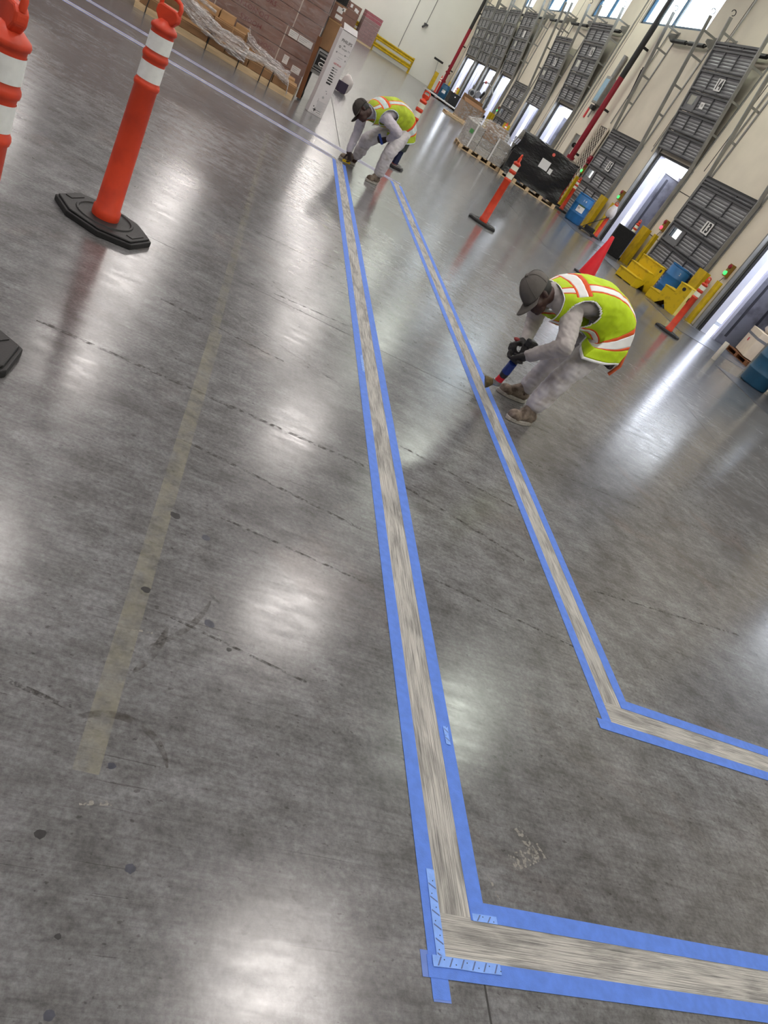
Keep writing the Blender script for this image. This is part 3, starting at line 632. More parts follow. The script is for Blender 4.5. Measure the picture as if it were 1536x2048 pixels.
# ================================================================== OBJECTS
# ------------------------------------------------------------------ delineator posts
def make_post(name, label, loc, rz, refl='reflect', group='orange delineator posts'):
    t = thing(name, label, 'delineator', loc, rz, group)
    oc = [(0.255, 0.10), (0.255, -0.10), (0.10, -0.20), (-0.10, -0.20), (-0.255, -0.10), (-0.255, 0.10), (-0.10, 0.20), (0.10, 0.20)]
    b = MB(); b.prism(oc, 0.0, 0.034); b.prism([(x * 0.95, y * 0.93) for x, y in oc], 0.034, 0.046)
    base = bevel(b.build('base', M['rubber'], t), 0.006, 2)
    MB().lathe([(0.16, 0.044), (0.155, 0.053), (0.145, 0.053), (0.14, 0.047)], 28, cap=False).build('ring_mould', M['rubber'], base, 40)
    for sx in (-1, 1):
        r_ = MB(); r_.mm(sx * 0.185, sx * 0.225, -0.055, 0.055, 0.044, 0.050).build('hand_slot', M['rubber'], base)
    prof = [(0.074, 0.045), (0.076, 0.06), (0.075, 0.095), (0.067, 0.105), (0.0595, 0.762), (0.064, 0.768), (0.0665, 0.780), (0.064, 0.792), (0.059, 0.798), (0.0575, 0.890), (0.0585, 0.902),
            (0.063, 0.907), (0.0655, 0.918), (0.063, 0.929), (0.058, 0.936), (0.057, 1.024), (0.058, 1.036), (0.064, 1.041), (0.0655, 1.05), (0.062, 1.060), (0.040, 1.078), (0.026, 1.09)]
    MB().lathe(prof, 28).build('tube', M['orange'], t, 50)
    for z0, z1 in ((0.806, 0.887), (0.946, 1.02)):
        MB().lathe([(0.0600, z0), (0.0595, z1)], 28, cap=False).build('reflective_band', M[refl], t, 50)
    hd = MB(); R = Matrix.Identity(3)
    po = [(-0.035, 1.075), (-0.062, 1.105), (-0.062, 1.135), (-0.045, 1.15), (0.045, 1.15), (0.062, 1.135), (0.062, 1.105), (0.035, 1.075)]
    hd.prism(po, -0.020, 0.020, T=Matrix.Rotation(PI / 2, 4, 'X'))
    bevel(hd.build('grip', M['orange'], t), 0.008, 2)
    MB().tube([(-0.052, 0, 1.14), (-0.056, 0, 1.165), (-0.046, 0, 1.185), (-0.02, 0, 1.195), (0.02, 0, 1.195), (0.046, 0, 1.185), (0.056, 0, 1.165), (0.052, 0, 1.14)], 0.011, 8).build('loop', M['orange'], t, 60)
    return t
p0 = make_post('delineator_post', 'orange delineator post on a black rubber base, standing whole at the left', (-0.545, 4.32, 0), -0.42)
pn = copy_tree(p0, 'nearest orange delineator post cut off by the left edge', (-0.685, 2.47, 0), 1.0)
for ch in pn.children:
    if ch.name.startswith(('grip', 'loop')): ch.rotation_euler = (0, 0, 1.25)
p1 = make_post('delineator_post', 'orange delineator post before the black-wrapped pallet load', (3.96, 12.33, 0), -0.25, 'reflect_y')
for ch in p1.children:
    if ch.name.startswith(('grip', 'loop')): ch.rotation_euler = (0, 0, 1.35)
copy_tree(p1, 'orange delineator post partly hidden behind the farther worker', (2.24, 12.80, 0), 1.2)
copy_tree(p1, 'orange delineator post standing by the yellow steps at the right', (8.44, 12.62, 0), -0.9)
copy_tree(p1, 'orange delineator post nearest the black-wrapped load, left of a pair', (10.62, 26.8, 0), 0.4)
copy_tree(p1, 'orange delineator post beside the blue drum marked 14, right of a pair', (10.35, 25.35, 0), 0.4)
pb = copy_tree(p1, 'orange delineator post with a white plastic bag over its top', (11.0, 23.2, 0), 0.8)
copy_tree(p1, 'orange delineator post inside the opening of door 14', (11.0, 21.2, 0), 0.3)
copy_tree(p1, 'orange delineator post against the closed far door', (10.9, 38.6, 0), 0.3)
# bag over the post
bb = MB(); prof = [(0.11, 0.70), (0.15, 0.76), (0.155, 0.86), (0.13, 0.97), (0.09, 1.06), (0.075, 1.10), (0.072, 1.10)]
bb.lathe(prof, 18, cap=False); bb.v = [(x * (1 + 0.2 * noise.noise(Vector((x * 9, y * 9, z * 7)))), y * (1 + 0.2 * noise.noise(Vector((x * 9 + 5, y * 9, z * 7)))), z) for x, y, z in bb.v]
tag(bb.build('plastic_bag', M['bag'], None, 60, (11.0, 23.2, 0)), 'crumpled white plastic bag hung over an orange post', 'bag')

# ------------------------------------------------------------------ traffic cone
t = thing('traffic_cone', 'tall red traffic cone behind the nearer worker', 'cone', (6.65, 13.35, 0), 0.3)
bevel(MB().mm(-0.19, 0.19, -0.19, 0.19, 0, 0.035).build('base', M['rubber'], t), 0.02, 2)
MB().lathe([(0.165, 0.03), (0.160, 0.06), (0.036, 0.84), (0.030, 0.86), (0.020, 0.862)], 28).build('body', M['cone'], t, 50)

# ------------------------------------------------------------------ yellow steps
def steps(label, loc, rz, mark):
    t = thing('step_stool', label, 'steps', loc, rz, 'yellow plastic steps')
    po = [(0, 0), (0, 0.23), (0.27, 0.23), (0.27, 0.46), (0.54, 0.46), (0.54, 0.70), (0.86, 0.70), (0.86, 0), (0.62, 0), (0.46, 0.16), (0.30, 0), (0, 0)][:-1]
    T = Matrix.Rotation(PI / 2, 4, 'X')
    b = MB(); b.prism(po, -0.03, 0.0, T=T); b.prism(po, 0.52, 0.55, T=T)       # two cheeks
    for ch in (b,): pass
    bevel(b.build('side_cheek', M['yellow_dirty'], t), 0.008, 2)
    for x0, x1, z in ((0, 0.29, 0.23), (0.27, 0.56, 0.46), (0.54, 0.86, 0.70)):
        bevel(MB().mm(x0 - 0.012, x1, -0.56, 0.04, z - 0.02, z + 0.012).build('tread', M['yellow_dirty'], t), 0.008, 2)
    for x, z0, z1 in ((0.008, 0.02, 0.22), (0.278, 0.23, 0.45), (0.548, 0.46, 0.69)):
        MB().mm(x - 0.008, x + 0.008, -0.53, 0.0, z0, z1).build('riser', M['yellow_dirty'], t)
    bk = MB().mm(0.845, 0.86, -0.53, -0.36, 0.0, 0.68).mm(0.845, 0.86, -0.17, 0.0, 0.0, 0.68).mm(0.845, 0.86, -0.36, -0.17, 0.50, 0.68).mm(0.845, 0.86, -0.36, -0.17, 0.0, 0.38)
    bk.build('back_panel', mat('pale_yellow_plastic', srgb(222, 200, 96), 0.5, 0, 0.15), t)
    for y in (0.031, -0.551):
        MB().cyl((0.70, y - 0.004, 0.60), (0.70, y + 0.004, 0.60), 0.045, n=16).build('grip_hole', M['dark'], t)
    MB().mm(0.858, 0.866, -0.29, -0.24, 0.1, 0.5).build('back_slot', M['dark'], t)
    if mark: text('number', '3', 0.14, M['ink'], t, (0.57, -0.31, 0.719), (0, -1, 0), (1, 0, 0), 0.001)
    return t
steps('yellow plastic step stool marked 3, left of two, facing the aisle', (9.02, 16.81, 0), 0.50, True)
steps('yellow plastic step stool turned sideways, right of two', (10.16, 16.64, 0), -0.90, False)

# ------------------------------------------------------------------ drums
def drum(label, loc, rz, m, num=None, sheet=False, scale=1.0):
    t = thing('drum', label, 'drum', loc, rz, 'blue plastic drums')
    pr = [(0.24, 0.0), (0.275, 0.012), (0.288, 0.04), (0.290, 0.27), (0.298, 0.285), (0.298, 0.305), (0.290, 0.32), (0.290, 0.56), (0.298, 0.575), (0.298, 0.595), (0.290, 0.61), (0.288, 0.80), (0.27, 0.845), (0.285, 0.85), (0.287, 0.88), (0.275, 0.885), (0.268, 0.865), (0.10, 0.862)]
    MB().lathe(pr, 36).build('body', M[m], t, 50)
    for sx in (-1, 1): MB().cyl((sx * 0.17, 0, 0.855), (sx * 0.17, 0, 0.885), 0.035, n=12).build('bung', M['dark'], t)
    def onsurf(a, z, r=0.2985): return (r * math.cos(a), r * math.sin(a), z)
    if num:
        for i, ch in enumerate(num):
            a = -PI / 2 + (i - (len(num) - 1) / 2) * 0.26
            text('number', ch, 0.10, M['paper'], t, onsurf(a, 0.72, 0.2885), (-math.sin(a), math.cos(a), 0), (0, 0, 1), 0.002)
    if sheet:
        b = MB(); n = 8
        for z0, z1, nm, m2 in ((0.36, 0.54, 'notice_sheet', M['paper']), (0.54, 0.585, 'notice_header', mat('green_header', srgb(60, 92, 60), 0.6))):
            b = MB(); vs = []
            for i in range(n + 1):
                a = -PI / 2 - 0.42 + 0.84 * i / n
                vs += [onsurf(a, z0, 0.3), onsurf(a, z1, 0.3)]
            b.add(vs, [(2 * i, 2 * i + 2, 2 * i + 3, 2 * i + 1) for i in range(n)]).build(nm, m2, t)
        b = MB(); a = -PI / 2 - 0.22
        b.add([onsurf(a - .1, .44, .301), onsurf(a + .1, .44, .301), onsurf(a + .1, .51, .301), onsurf(a - .1, .51, .301)], [(0, 1, 2, 3)]).build('notice_picture', M['ink_grey'], t)
    return t
drum('blue drum marked 14 with a white notice, before door 15', (10.25, 23.75, 0), -0.35, 'blue', '14', True)
drum('blue drum behind the two yellow steps', (11.02, 17.75, 0), -0.4, 'blue', '2')
drum('large dark blue drum cut off by the right edge', (10.62, 12.30, 0), -0.7, 'blue_dk')
drum('far blue drum beside the orange post near the corner pipe', (10.45, 54.6, 0), -0.2, 'blue_dk', None, True)
drum('blue drum mostly hidden behind the clear-wrapped load', (9.35, 27.6, 0), -0.2, 'blue_dk')

# black foam block, tube, white carton in the trailer
b = MB(); b.box((0, 0, 0.42), (0.55, 0.30, 0.84)); o = bevel(b.build('foam_block', mat('black_foam', (0.012, 0.012, 0.013, 1), 0.8, 0, 0.3, 20, 0.3, 60)), 0.02, 2); o.location = (10.62, 20.85, 0); o.rotation_euler = (0, 0, -0.35)
tag(o, 'upright black foam block before the open trailer of door 14', 'block')
tt = MB().lathe([(0.048, 0), (0.05, 0.004), (0.05, 0.40), (0.047, 0.404), (0.04, 0.404), (0.04, 0.38)], 20).build('cardboard_tube', mat('white_tube_card', srgb(206, 200, 190), 0.6, 0, 0.06), None, 40, (9.78, 12.70, 0))
tag(tt, 'white cardboard tube standing upright beside the large blue drum', 'tube')
t = thing('carton', 'cream carton with a grey band on a pallet inside the right trailer', 'carton', (12.45, 15.05, 0.02), -0.35)
bevel(MB().mm(-0.36, 0.36, -0.42, 0.42, 0.12, 0.76).build('body', mat('cream_carton', srgb(224, 208, 184), 0.6, 0, 0.05), t), 0.006)
MB().mm(-0.363, 0.363, -0.423, 0.423, 0.56, 0.62).build('band', M['ink_grey'], t)
MB().mm(-0.364, -0.362, 0.05, 0.13, 0.42, 0.5).build('red_mark', M['ink_red'], t)
tag(MB().mm(-0.45, 0.45, -0.5, 0.5, 0, 0.02).mm(-0.45, 0.45, -0.5, -0.4, 0.02, 0.10).mm(-0.45, 0.45, 0.4, 0.5, 0.02, 0.10).mm(-0.45, 0.45, -0.05, 0.05, 0.02, 0.10).mm(-0.45, 0.45, -0.5, 0.5, 0.10, 0.12).build('pallet', M['wood_dk'], None, None, (12.45, 15.05, 0.0)), 'dark wooden pallet under the cream carton at the right', 'pallet')
bag = MB().ball((0, 0, 0), 0.3, 16, sc_=(1.2, 1.0, 0.8)); bag.v = [tuple(Vector(v) * (1 + 0.35 * noise.noise(Vector(v) * 6))) for v in bag.v]
o = tag(bag.build('plastic_bag', M['bag'], None, 60, (12.6, 15.05, 0.98)), 'crumpled clear plastic lying on the cream carton', 'bag')
t = thing('frame_crate', 'small open wooden crate beside the post inside door 14', 'crate', (11.15, 21.75, 0), -0.4)
for y in (-0.16, 0.16):
    MB().mm(-0.2, 0.2, y - 0.012, y + 0.012, 0.0, 0.05).build('slat', M['wood'], t); MB().mm(-0.2, 0.2, y - 0.012, y + 0.012, 0.28, 0.33).build('slat', M['wood'], t)
    for x in (-0.19, 0.19): MB().mm(x - 0.015, x + 0.015, y - 0.015, y + 0.015, 0, 0.33).build('upright', M['wood'], t)
MB().mm(-0.2, 0.2, -0.16, 0.16, 0.005, 0.02).build('bottom', M['wood'], t)
b = MB().ball((0, 0, 0.18), 0.16, 14, sc_=(0.9, 0.8, 1.4)); b.v = [tuple(Vector(v) * (1 + 0.4 * noise.noise(Vector(v) * 8))) for v in b.v]
tag(b.build('plastic_bag', M['bag'], None, 60, (11.05, 21.75, 0.2)), 'crumpled white plastic stuffed into the small open crate', 'bag')

# drum pump/dolly junk beside drum 14
t = thing('hand_truck', 'small black wheeled trolley with a thin handle right of drum 14', 'trolley', (10.42, 22.72, 0), -0.4)
MB().mm(-0.28, 0.28, -0.18, 0.18, 0.06, 0.10).build('deck', M['dark'], t)
for x in (-0.22, 0.22):
    for y in (-0.15, 0.15): MB().cyl((x - 0.0, y - 0.02, 0.045), (x, y + 0.02, 0.045), 0.045, n=14).build('wheel', M['rubber'], t, 40)
MB().tube([(-0.2, 0.1, 0.1), (-0.05, 0.1, 0.3), (0.2, 0.12, 0.58), (0.36, 0.14, 0.74)], 0.012, 8).build('handle', M['dark'], t, 50)
MB().box((0.05, 0, 0.17), (0.3, 0.2, 0.13), 0.3).build('load_box', M['rubber'], t)

# ------------------------------------------------------------------ pallets
def pallet(label, loc, rz, L_=1.2, W=1.0, h=0.13, group='wooden pallets'):
    t = thing('pallet', label, 'pallet', loc, rz, group)
    for y in (-W / 2 + 0.05, 0, W / 2 - 0.05): MB().mm(-L_ / 2, L_ / 2, y - 0.04, y + 0.04, 0.02, h - 0.02).build('stringer', M['wood'], t)
    n = 7
    me = MB().mm(-0.05, 0.05, -W / 2, W / 2, 0, 0.02).mesh('board', M['wood'])
    for i in range(n): link('deck_board', me, t, (-L_ / 2 + 0.05 + (L_ - 0.1) * i / (n - 1), 0, h - 0.02))
    for i in (0, 3, 6): link('bottom_board', me, t, (-L_ / 2 + 0.05 + (L_ - 0.1) * i / (n - 1), 0, 0))
    return t
def block_pallet(label, loc, rz, L_, W, h=0.14):
    t = thing('pallet', label, 'pallet', loc, rz, 'wooden pallets')
    for y in (-W / 2 + 0.05, 0, W / 2 - 0.05):
        MB().mm(-L_ / 2, L_ / 2, y - 0.05, y + 0.05, 0.0, 0.022).build('bottom_board', M['wood'], t)
        for k in range(5): MB().mm(-L_ / 2 + (L_ - 0.12) * k / 4, -L_ / 2 + 0.12 + (L_ - 0.12) * k / 4, y - 0.05, y + 0.05, 0.022, h - 0.022).build('block', M['wood'], t)
    n = 9
    for i in range(n): x = -L_ / 2 + 0.06 + (L_ - 0.12) * i / (n - 1); MB().mm(x - 0.055, x + 0.055, -W / 2, W / 2, h - 0.022, h).build('deck_board', M['wood'], t)
    return t
def lump(name, dims, mt, amp, fs, parent=None, taper=0.0, n=14, seed=0.0):
    bm = bmesh.new(); bmesh.ops.create_cube(bm, size=1.0); bmesh.ops.subdivide_edges(bm, edges=bm.edges[:], cuts=n, use_grid_fill=True)
    for v in bm.verts:
        p = Vector((v.co.x * dims[0], v.co.y * dims[1], (v.co.z + 0.5) * dims[2]))
        k = 1 - taper * (p.z / dims[2]); p.x *= k; p.y *= k
        nz = noise.noise_vector(p * fs + Vector((seed, 3, 1)))
        p += nz * amp * min(1, p.z / 0.15)
        v.co = p
    me = bpy.data.meshes.new(name); bm.to_mesh(me); bm.free(); me.materials.append(mt); me.shade_smooth(); me.set_sharp_from_angle(angle=math.radians(50))
    return link(name, me, parent)
# black-wrapped load
BA = -0.22
block_pallet('long wooden pallet under the black-wrapped load', (8.62, 24.72, 0), BA, 2.15, 1.2)
t = thing('wrapped_load', 'tall load wrapped in glossy black stretch film with white labels', 'load', (8.62, 24.72, 0.14), BA)
lump('wrap', (2.12, 1.18, 1.30), M['blackfilm'], 0.07, 1.9, t, 0.04, 18)
o = lump('side_bulge', (0.5, 1.0, 0.98), M['blackfilm'], 0.08, 2.1, t, 0.1, 10, 4.0); o.location = (-0.86, 0.16, 0.0)
lb = MB().mm(-0.16, 0.16, -0.006, 0.006, -0.14, 0.14).build('paper_label', M['paper'], t); lb.location = (0.05, -0.625, 0.80)
lb = MB().mm(-0.06, 0.06, -0.006, 0.006, -0.08, 0.08).build('paper_label', M['paper'], t); lb.location = (0.31, -0.63, 0.72)
lb = MB().cyl((0, 0.006, 0), (0, -0.006, 0), 0.05, n=16).build('red_sticker', M['red_led'] if False else mat('coral_sticker', srgb(236, 110, 96), 0.5), t); lb.location = (0.14, -0.60, 1.17)
for i in range(3):
    lb = MB().mm(-0.02, 0.02, -0.004, 0.004, -0.09, 0.09).build('light_slot', M['seal'], t); lb.location = (-1.16 + i * 0.07, -0.46, 0.92); lb.rotation_euler = (0, 0.25, 0)
# clear-wrapped load
CA = -0.06
block_pallet('wooden pallet under the clear-wrapped load', (6.78, 25.35, 0), CA, 1.55, 1.2, 0.13)
t = thing('wrapped_load', 'grey cartons on a pallet wrapped in clear film with a carton on top', 'load', (6.78, 25.35, 0.13), CA)
k = 0
mts = [mat('grey_carton', srgb(156, 148, 140), 0.6, 0, 0.1), mat('pale_grey_carton', srgb(182, 176, 168), 0.6, 0, 0.1), M['card']]
for i in range(3):
    for j in range(2):
        for z in range(3):
            c = MB().mm(-0.235, 0.235, -0.27, 0.27, 0.0, 0.225).build('inner_carton', mts[(i + z + j) % 2 if not (z == 2 and i == 1) else 2], t); c.location = (-0.49 + i * 0.49, -0.28 + j * 0.56, z * 0.235)
tc = MB().mm(-0.30, 0.30, -0.25, 0.25, 0, 0.28).build('top_carton', M['card'], t); tc.location = (0.18, 0.05, 0.71); tc.rotation_euler = (0, 0, 0.2)
b = MB()
b.add([(-0.76, -0.59, 0), (0.76, -0.59, 0), (0.76, 0.59, 0), (-0.76, 0.59, 0), (-0.77, -0.60, 0.72), (0.77, -0.60, 0.72), (0.77, 0.60, 0.72), (-0.77, 0.60, 0.72), (-0.1, -0.2, 1.01), (0.5, -0.2, 1.01), (0.5, 0.3, 1.01), (-0.1, 0.3, 1.01)],
      [(0, 1, 5, 4), (1, 2, 6, 5), (2, 3, 7, 6), (3, 0, 4, 7), (4, 5, 9, 8), (5, 6, 10, 9), (6, 7, 11, 10), (7, 4, 8, 11), (8, 9, 10, 11)])
b.build('film_wrap', M['film'], t)
for x in (-0.55, 0.25): MB().mm(x, x + 0.05, -0.607, -0.601, 0.0, 0.72).build('edge_strip', M['paper'], t)
MB().mm(-0.70, -0.58, -0.606, -0.602, 0.40, 0.52).build('green_label', mat('green_label', srgb(84, 150, 84), 0.5), t)
# far pallets and carton
pallet('empty wooden pallet before the far open carton', (8.85, 40.2, 0), 0.0, 1.3, 1.2)
block_pallet('wooden pallet under the far open carton', (9.75, 42.0, 0), 0.0, 1.3, 1.1)
t = thing('open_carton', 'large open cardboard carton wrapped in film on a far pallet', 'carton', (9.75, 42.0, 0.14), 0.06)
MB().mm(-0.6, 0.6, -0.5, -0.485, 0, 0.78).mm(-0.6, 0.6, 0.485, 0.5, 0, 1.08).mm(-0.6, -0.585, -0.5, 0.5, 0, 0.78).mm(0.585, 0.6, -0.5, 0.5, 0, 0.9).mm(-0.6, 0.6, -0.5, 0.5, 0, 0.02).build('walls', M['card'], t)
MB().box((0, -0.1, 0.80), (1.15, 0.75, 0.012), R=Matrix.Rotation(0.35, 3, 'X')).build('flap', mat('tan_flap', srgb(146, 104, 70), 0.7), t)
MB().mm(-0.61, 0.61, -0.51, 0.51, 0.0, 0.76).build('film_wrap', M['film'], t)
# low slab on blocks
t = thing('low_platform', 'long pale platform edge lying on wooden blocks at the far docks', 'platform', (9.75, 49.3, 0), -0.95)
MB().mm(-2.0, 2.0, -0.1, 0.9, 0.09, 0.14).build('sheet', mat('pale_sheet', srgb(206, 202, 200), 0.4, 0, 0.05), t)
for x in (-1.8, -0.6, 0.6, 1.8): MB().mm(x - 0.1, x + 0.1, 0.0, 0.8, 0, 0.09).build('block', M['wood_dk'], t)
# things on and behind the platform
copy_tree(p1, 'far orange delineator post right of the far blue drum', (10.75, 52.6, 0), 0.2)
t = thing('bin', 'black square plastic bin at the far docks', 'bin', (10.45, 50.9, 0.0), 0.1)
bevel(MB().add([(-0.27, -0.27, 0), (0.27, -0.27, 0), (0.27, 0.27, 0), (-0.27, 0.27, 0), (-0.33, -0.33, 0.78), (0.33, -0.33, 0.78), (0.33, 0.33, 0.78), (-0.33, 0.33, 0.78)], [(0, 3, 2, 1), (0, 1, 5, 4), (1, 2, 6, 5), (2, 3, 7, 6), (3, 0, 4, 7), (4, 5, 6, 7)]).build('body', M['rubber'], t), 0.02)
MB().mm(-0.35, 0.35, -0.35, 0.35, 0.75, 0.80).build('rim', M['rubber'], t)
MB().cyl((0, -0.32, 0.62), (0, -0.335, 0.62), 0.04, n=14).build('badge', M['paper'], t)
copy_tree(p1, 'far red-orange delineator post right of the black bin', (10.95, 46.9, 0), 0.2)
copy_tree(p1, 'small far orange delineator post left of the corner riser pipe', (10.35, 57.0, 0), 0.2)
# parked floor machine
t = thing('floor_machine', 'parked warehouse cart with navy seat, round lamp and curved handle', 'machine', (10.55, 44.4, 0), 0.2)
MB().mm(-0.35, 0.35, -0.9, 0.9, 0.12, 0.34).build('chassis', M['dark'], t)
for x in (-0.32, 0.32):
    for y in (-0.6, 0.6): MB().cyl((x - 0.06, y, 0.16), (x + 0.06, y, 0.16), 0.16, n=18).build('wheel', M['rubber'], t, 40)
bevel(MB().mm(-0.3, 0.3, -0.9, -0.35, 0.34, 0.82).build('seat', M['navy'], t), 0.06, 3)
MB().tube([(0, 0.8, 0.34), (0, 0.85, 1.2), (-0.02, 0.8, 1.9), (-0.05, 0.72, 2.1)], 0.05, 10).build('mast', M['galv'], t, 50)
MB().cyl((-0.05, 0.62, 1.45), (-0.05, 0.5, 1.45), 0.19, 0.17, 24).cyl((-0.05, 0.7, 1.45), (-0.05, 0.62, 1.45), 0.08, 0.19, 24).build('round_lamp', mat('grey_lamp_glass', srgb(150, 150, 156), 0.2, 0.3), t, 40)
MB().tube([(-0.05, 0.72, 2.1), (0.05, 0.3, 2.2), (0.1, -0.3, 2.1), (0.1, -0.75, 1.85), (0.08, -0.85, 1.4), (0.05, -0.8, 0.8)], 0.03, 8).build('curved_handle', M['galv'], t, 50)
MB().ball((0.02, 0.55, 2.16), 0.07, 12).build('beacon', M['orange'], t, 60)
MB().tube([(0.1, -0.75, 1.85), (-0.1, -0.6, 1.5), (0.1, -0.9, 1.2), (-0.05, -0.7, 0.9)], 0.014, 6).build('cable', M['dark'], t, 50)
bevel(MB().box((-0.05, 0.05, 1.55), (0.09, 0.16, 0.42), R=Matrix.Rotation(0.5, 3, 'X')).build('grip', M['rubber'], t), 0.03, 2)
bevel(MB().mm(-0.28, 0.28, 0.1, 0.6, 0.34, 1.15).build('battery_housing', mat('blue_grey_housing', srgb(70, 80, 110), 0.4), t), 0.04, 2)
t = thing('floor_machine', 'second parked cart with round black gauge behind the far carton', 'machine', (10.55, 47.0, 0), 0.1)
MB().mm(-0.3, 0.3, -0.5, 0.5, 0.1, 0.5).build('chassis', M['dark'], t)
for y in (-0.4, 0.4): MB().cyl((-0.34, y, 0.15), (0.34, y, 0.15), 0.15, n=18).build('wheel', M['rubber'], t, 40)
MB().tube([(0, 0.3, 0.5), (0, 0.35, 1.3), (-0.1, 0.1, 1.75)], 0.06, 10).build('mast', M['galv'], t, 50)
MB().cyl((-0.1, 0.0, 1.35), (-0.1, -0.14, 1.35), 0.2, 0.17, 24).build('gauge', M['galv'], t, 40)
MB().cyl((-0.1, -0.14, 1.35), (-0.1, -0.15, 1.35), 0.12, 0.12, 24).build('gauge_face', M['dark'], t, 40)
bevel(MB().mm(-0.2, 0.2, -0.45, -0.1, 0.5, 1.05).build('tank', M['yellow'], t), 0.04, 2)
# broom leaning at the far corner
t = thing('push_broom', 'black push broom leaning on the white end wall', 'broom', (10.35, 59.5, 0), 0)
MB().cyl((0, 0, 0), (0.02, 1.9, 1.75), 0.02, n=8).build('handle', M['galv'], t)
MB().box((0.02, 1.95, 1.82), (0.75, 0.1, 0.14)).build('head', M['dark'], t)

# ------------------------------------------------------------------ pipes and wall fittings
def riser(label, y, r, zsplit):
    t = thing('riser_pipe', label, 'pipe', (WX - 0.3, y, 0), 0, 'fire riser pipes')
    MB().cyl((0, 0, 0.0), (0, 0, zsplit), r, n=20).build('red_pipe', M['redpipe'], t, 40)
    MB().cyl((0, 0, zsplit), (0, 0, 9.55), r, n=20).build('black_pipe', M['dark'], t, 40)
    for z in (0.6, 1.7, 3.4, 5.6): MB().mm(0.0, 0.295, -0.03, 0.03, z - 0.04, z + 0.04).build('clamp', M['dark'], t)
    for z in (0.9, 1.5): MB().cyl((0, 0, z - 0.06), (0, 0, z + 0.06), r * 1.5, n=20).build('flange', M['redpipe'], t, 40)
    MB().cyl((0, 0, 1.9), (-0.05, 0.28, 1.9), 0.04, n=10).cyl((-0.05, 0.26, 1.9), (-0.06, 0.30, 1.9), 0.09, n=14).build('valve', M['dark'], t, 40)
    return t
riser('nearer fire riser, red below and black above, crossing the clerestory window', 29.25, 0.105, 4.5)
riser('far fire riser, red below and black above, in the wall corner', 59.9, 0.12, 4.5)
t = thing('electrical_cabinet', 'grey electrical cabinet with a pale blue front beside the nearer riser pipe', 'cabinet', (WX - 0.01, 30.55, 3.95), 0)
bevel(MB().mm(-0.22, 0, -0.28, 0.28, -0.5, 0.5).build('body', M['galv'], t), 0.01)
MB().mm(-0.225, -0.21, -0.22, 0.22, -0.42, 0.40).build('front', mat('pale_blue_panel', srgb(150, 190, 214), 0.35, 0.2, 0.15), t)
MB().cyl((-0.1, 0, 0.5), (-0.1, 0, 1.3), 0.09, n=12).cyl((-0.1, 0, -0.5), (-0.1, 0, -1.0), 0.03, n=8).build('conduit', M['galv'], t, 40)
MB().mm(-0.2, -0.05, -0.1, 0.2, -0.72, -0.56).build('black_bracket', M['dark'], t)
t = thing('wall_bracket', 'black folded triangular bracket right of the nearer riser pipe', 'bracket', (WX, 28.1, 4.5), 0)
for q0, q1 in (((-0.05, 0.45, 0.55), (-0.35, -0.25, 0.45)), ((-0.35, -0.25, 0.45), (-0.05, 0.0, -0.55)), ((-0.05, 0.45, 0.55), (-0.05, 0.1, -0.45)), ((-0.30, -0.1, 0.40), (-0.05, 0.12, -0.50)), ((-0.05, 0.38, 0.5), (-0.1, 0.0, -0.2))):
    MB().cyl(q0, q1, 0.028, n=6).build('bar', M['dark'], t)
t = thing('scissor_gate', 'folded tan metal lattice gate beside door 15', 'gate', (WX - 0.10, 28.55, 0), 0)
MB().mm(0.05, 0.07, -0.44, 0.44, 0.05, 2.92).build('recess_shade', mat('recess_shade_grey', srgb(112, 104, 98), 0.7, 0, 0.15), t)  # dark sheet added to stand in for the shaded recess behind the lattice
n = 17; lb0 = {}
for k in range(n):
    z0 = 0.12 + 2.75 * k / n; dz = 2.75 / n
    for q in range(4):
        y0 = -0.44 + 0.22 * q
        for sg in (0, 1):
            if sg not in lb0: lb0[sg] = MB().cyl((0.015 * sg, 0.22 * sg, 0), (0.015 * sg, 0.22 * (1 - sg), dz), 0.011, n=4).mesh('lattice_bar', lattice_tan())
            link('lattice_bar', lb0[sg], t, (0, y0, z0))
for y in (-0.46, 0.46): MB().mm(-0.03, 0.03, y - 0.03, y + 0.03, 0, 2.95).build('end_post', M['wall'], t)
t = thing('alarm_bell', 'dark red alarm box at the top of the yellow guard by door 15', 'alarm', (WX, 27.95, 1.78), 0)
MB().mm(-0.14, 0, -0.12, 0.12, -0.14, 0.14).build('box', M['redpipe'], t); MB().cyl((-0.14, 0, 0), (-0.19, 0, 0), 0.10, 0.07, 16).build('bell', M['redpipe'], t, 40)
t = thing('fire_cabinet', 'recessed grey wall cabinet left of the nearer riser pipe', 'cabinet', (WX, 30.55, 1.75), 0)
MB().mm(-0.06, 0, -0.35, -0.30, -0.6, 0.6).mm(-0.06, 0, 0.30, 0.35, -0.6, 0.6).mm(-0.06, 0, -0.35, 0.35, 0.55, 0.6).mm(-0.06, 0, -0.35, 0.35, -0.6, -0.55).build('frame', M['wall'], t)
MB().mm(-0.02, 0, -0.30, 0.30, -0.55, 0.55).build('back', M['galv'], t)
tag(MB().mm(WX - 0.02, WX, 29.75, 29.95, 2.42, 2.70).build('tag_sign', mat('pink_tag', srgb(240, 110, 120), 0.5)), 'pink tag hanging left of the nearer riser pipe', 'sign')
tag(MB().mm(WX - 0.03, WX, 31.15, 31.30, 2.9, 3.3).build('red_sign', M['ink_red']), 'thin red sign on the wall above the pink tag', 'sign')
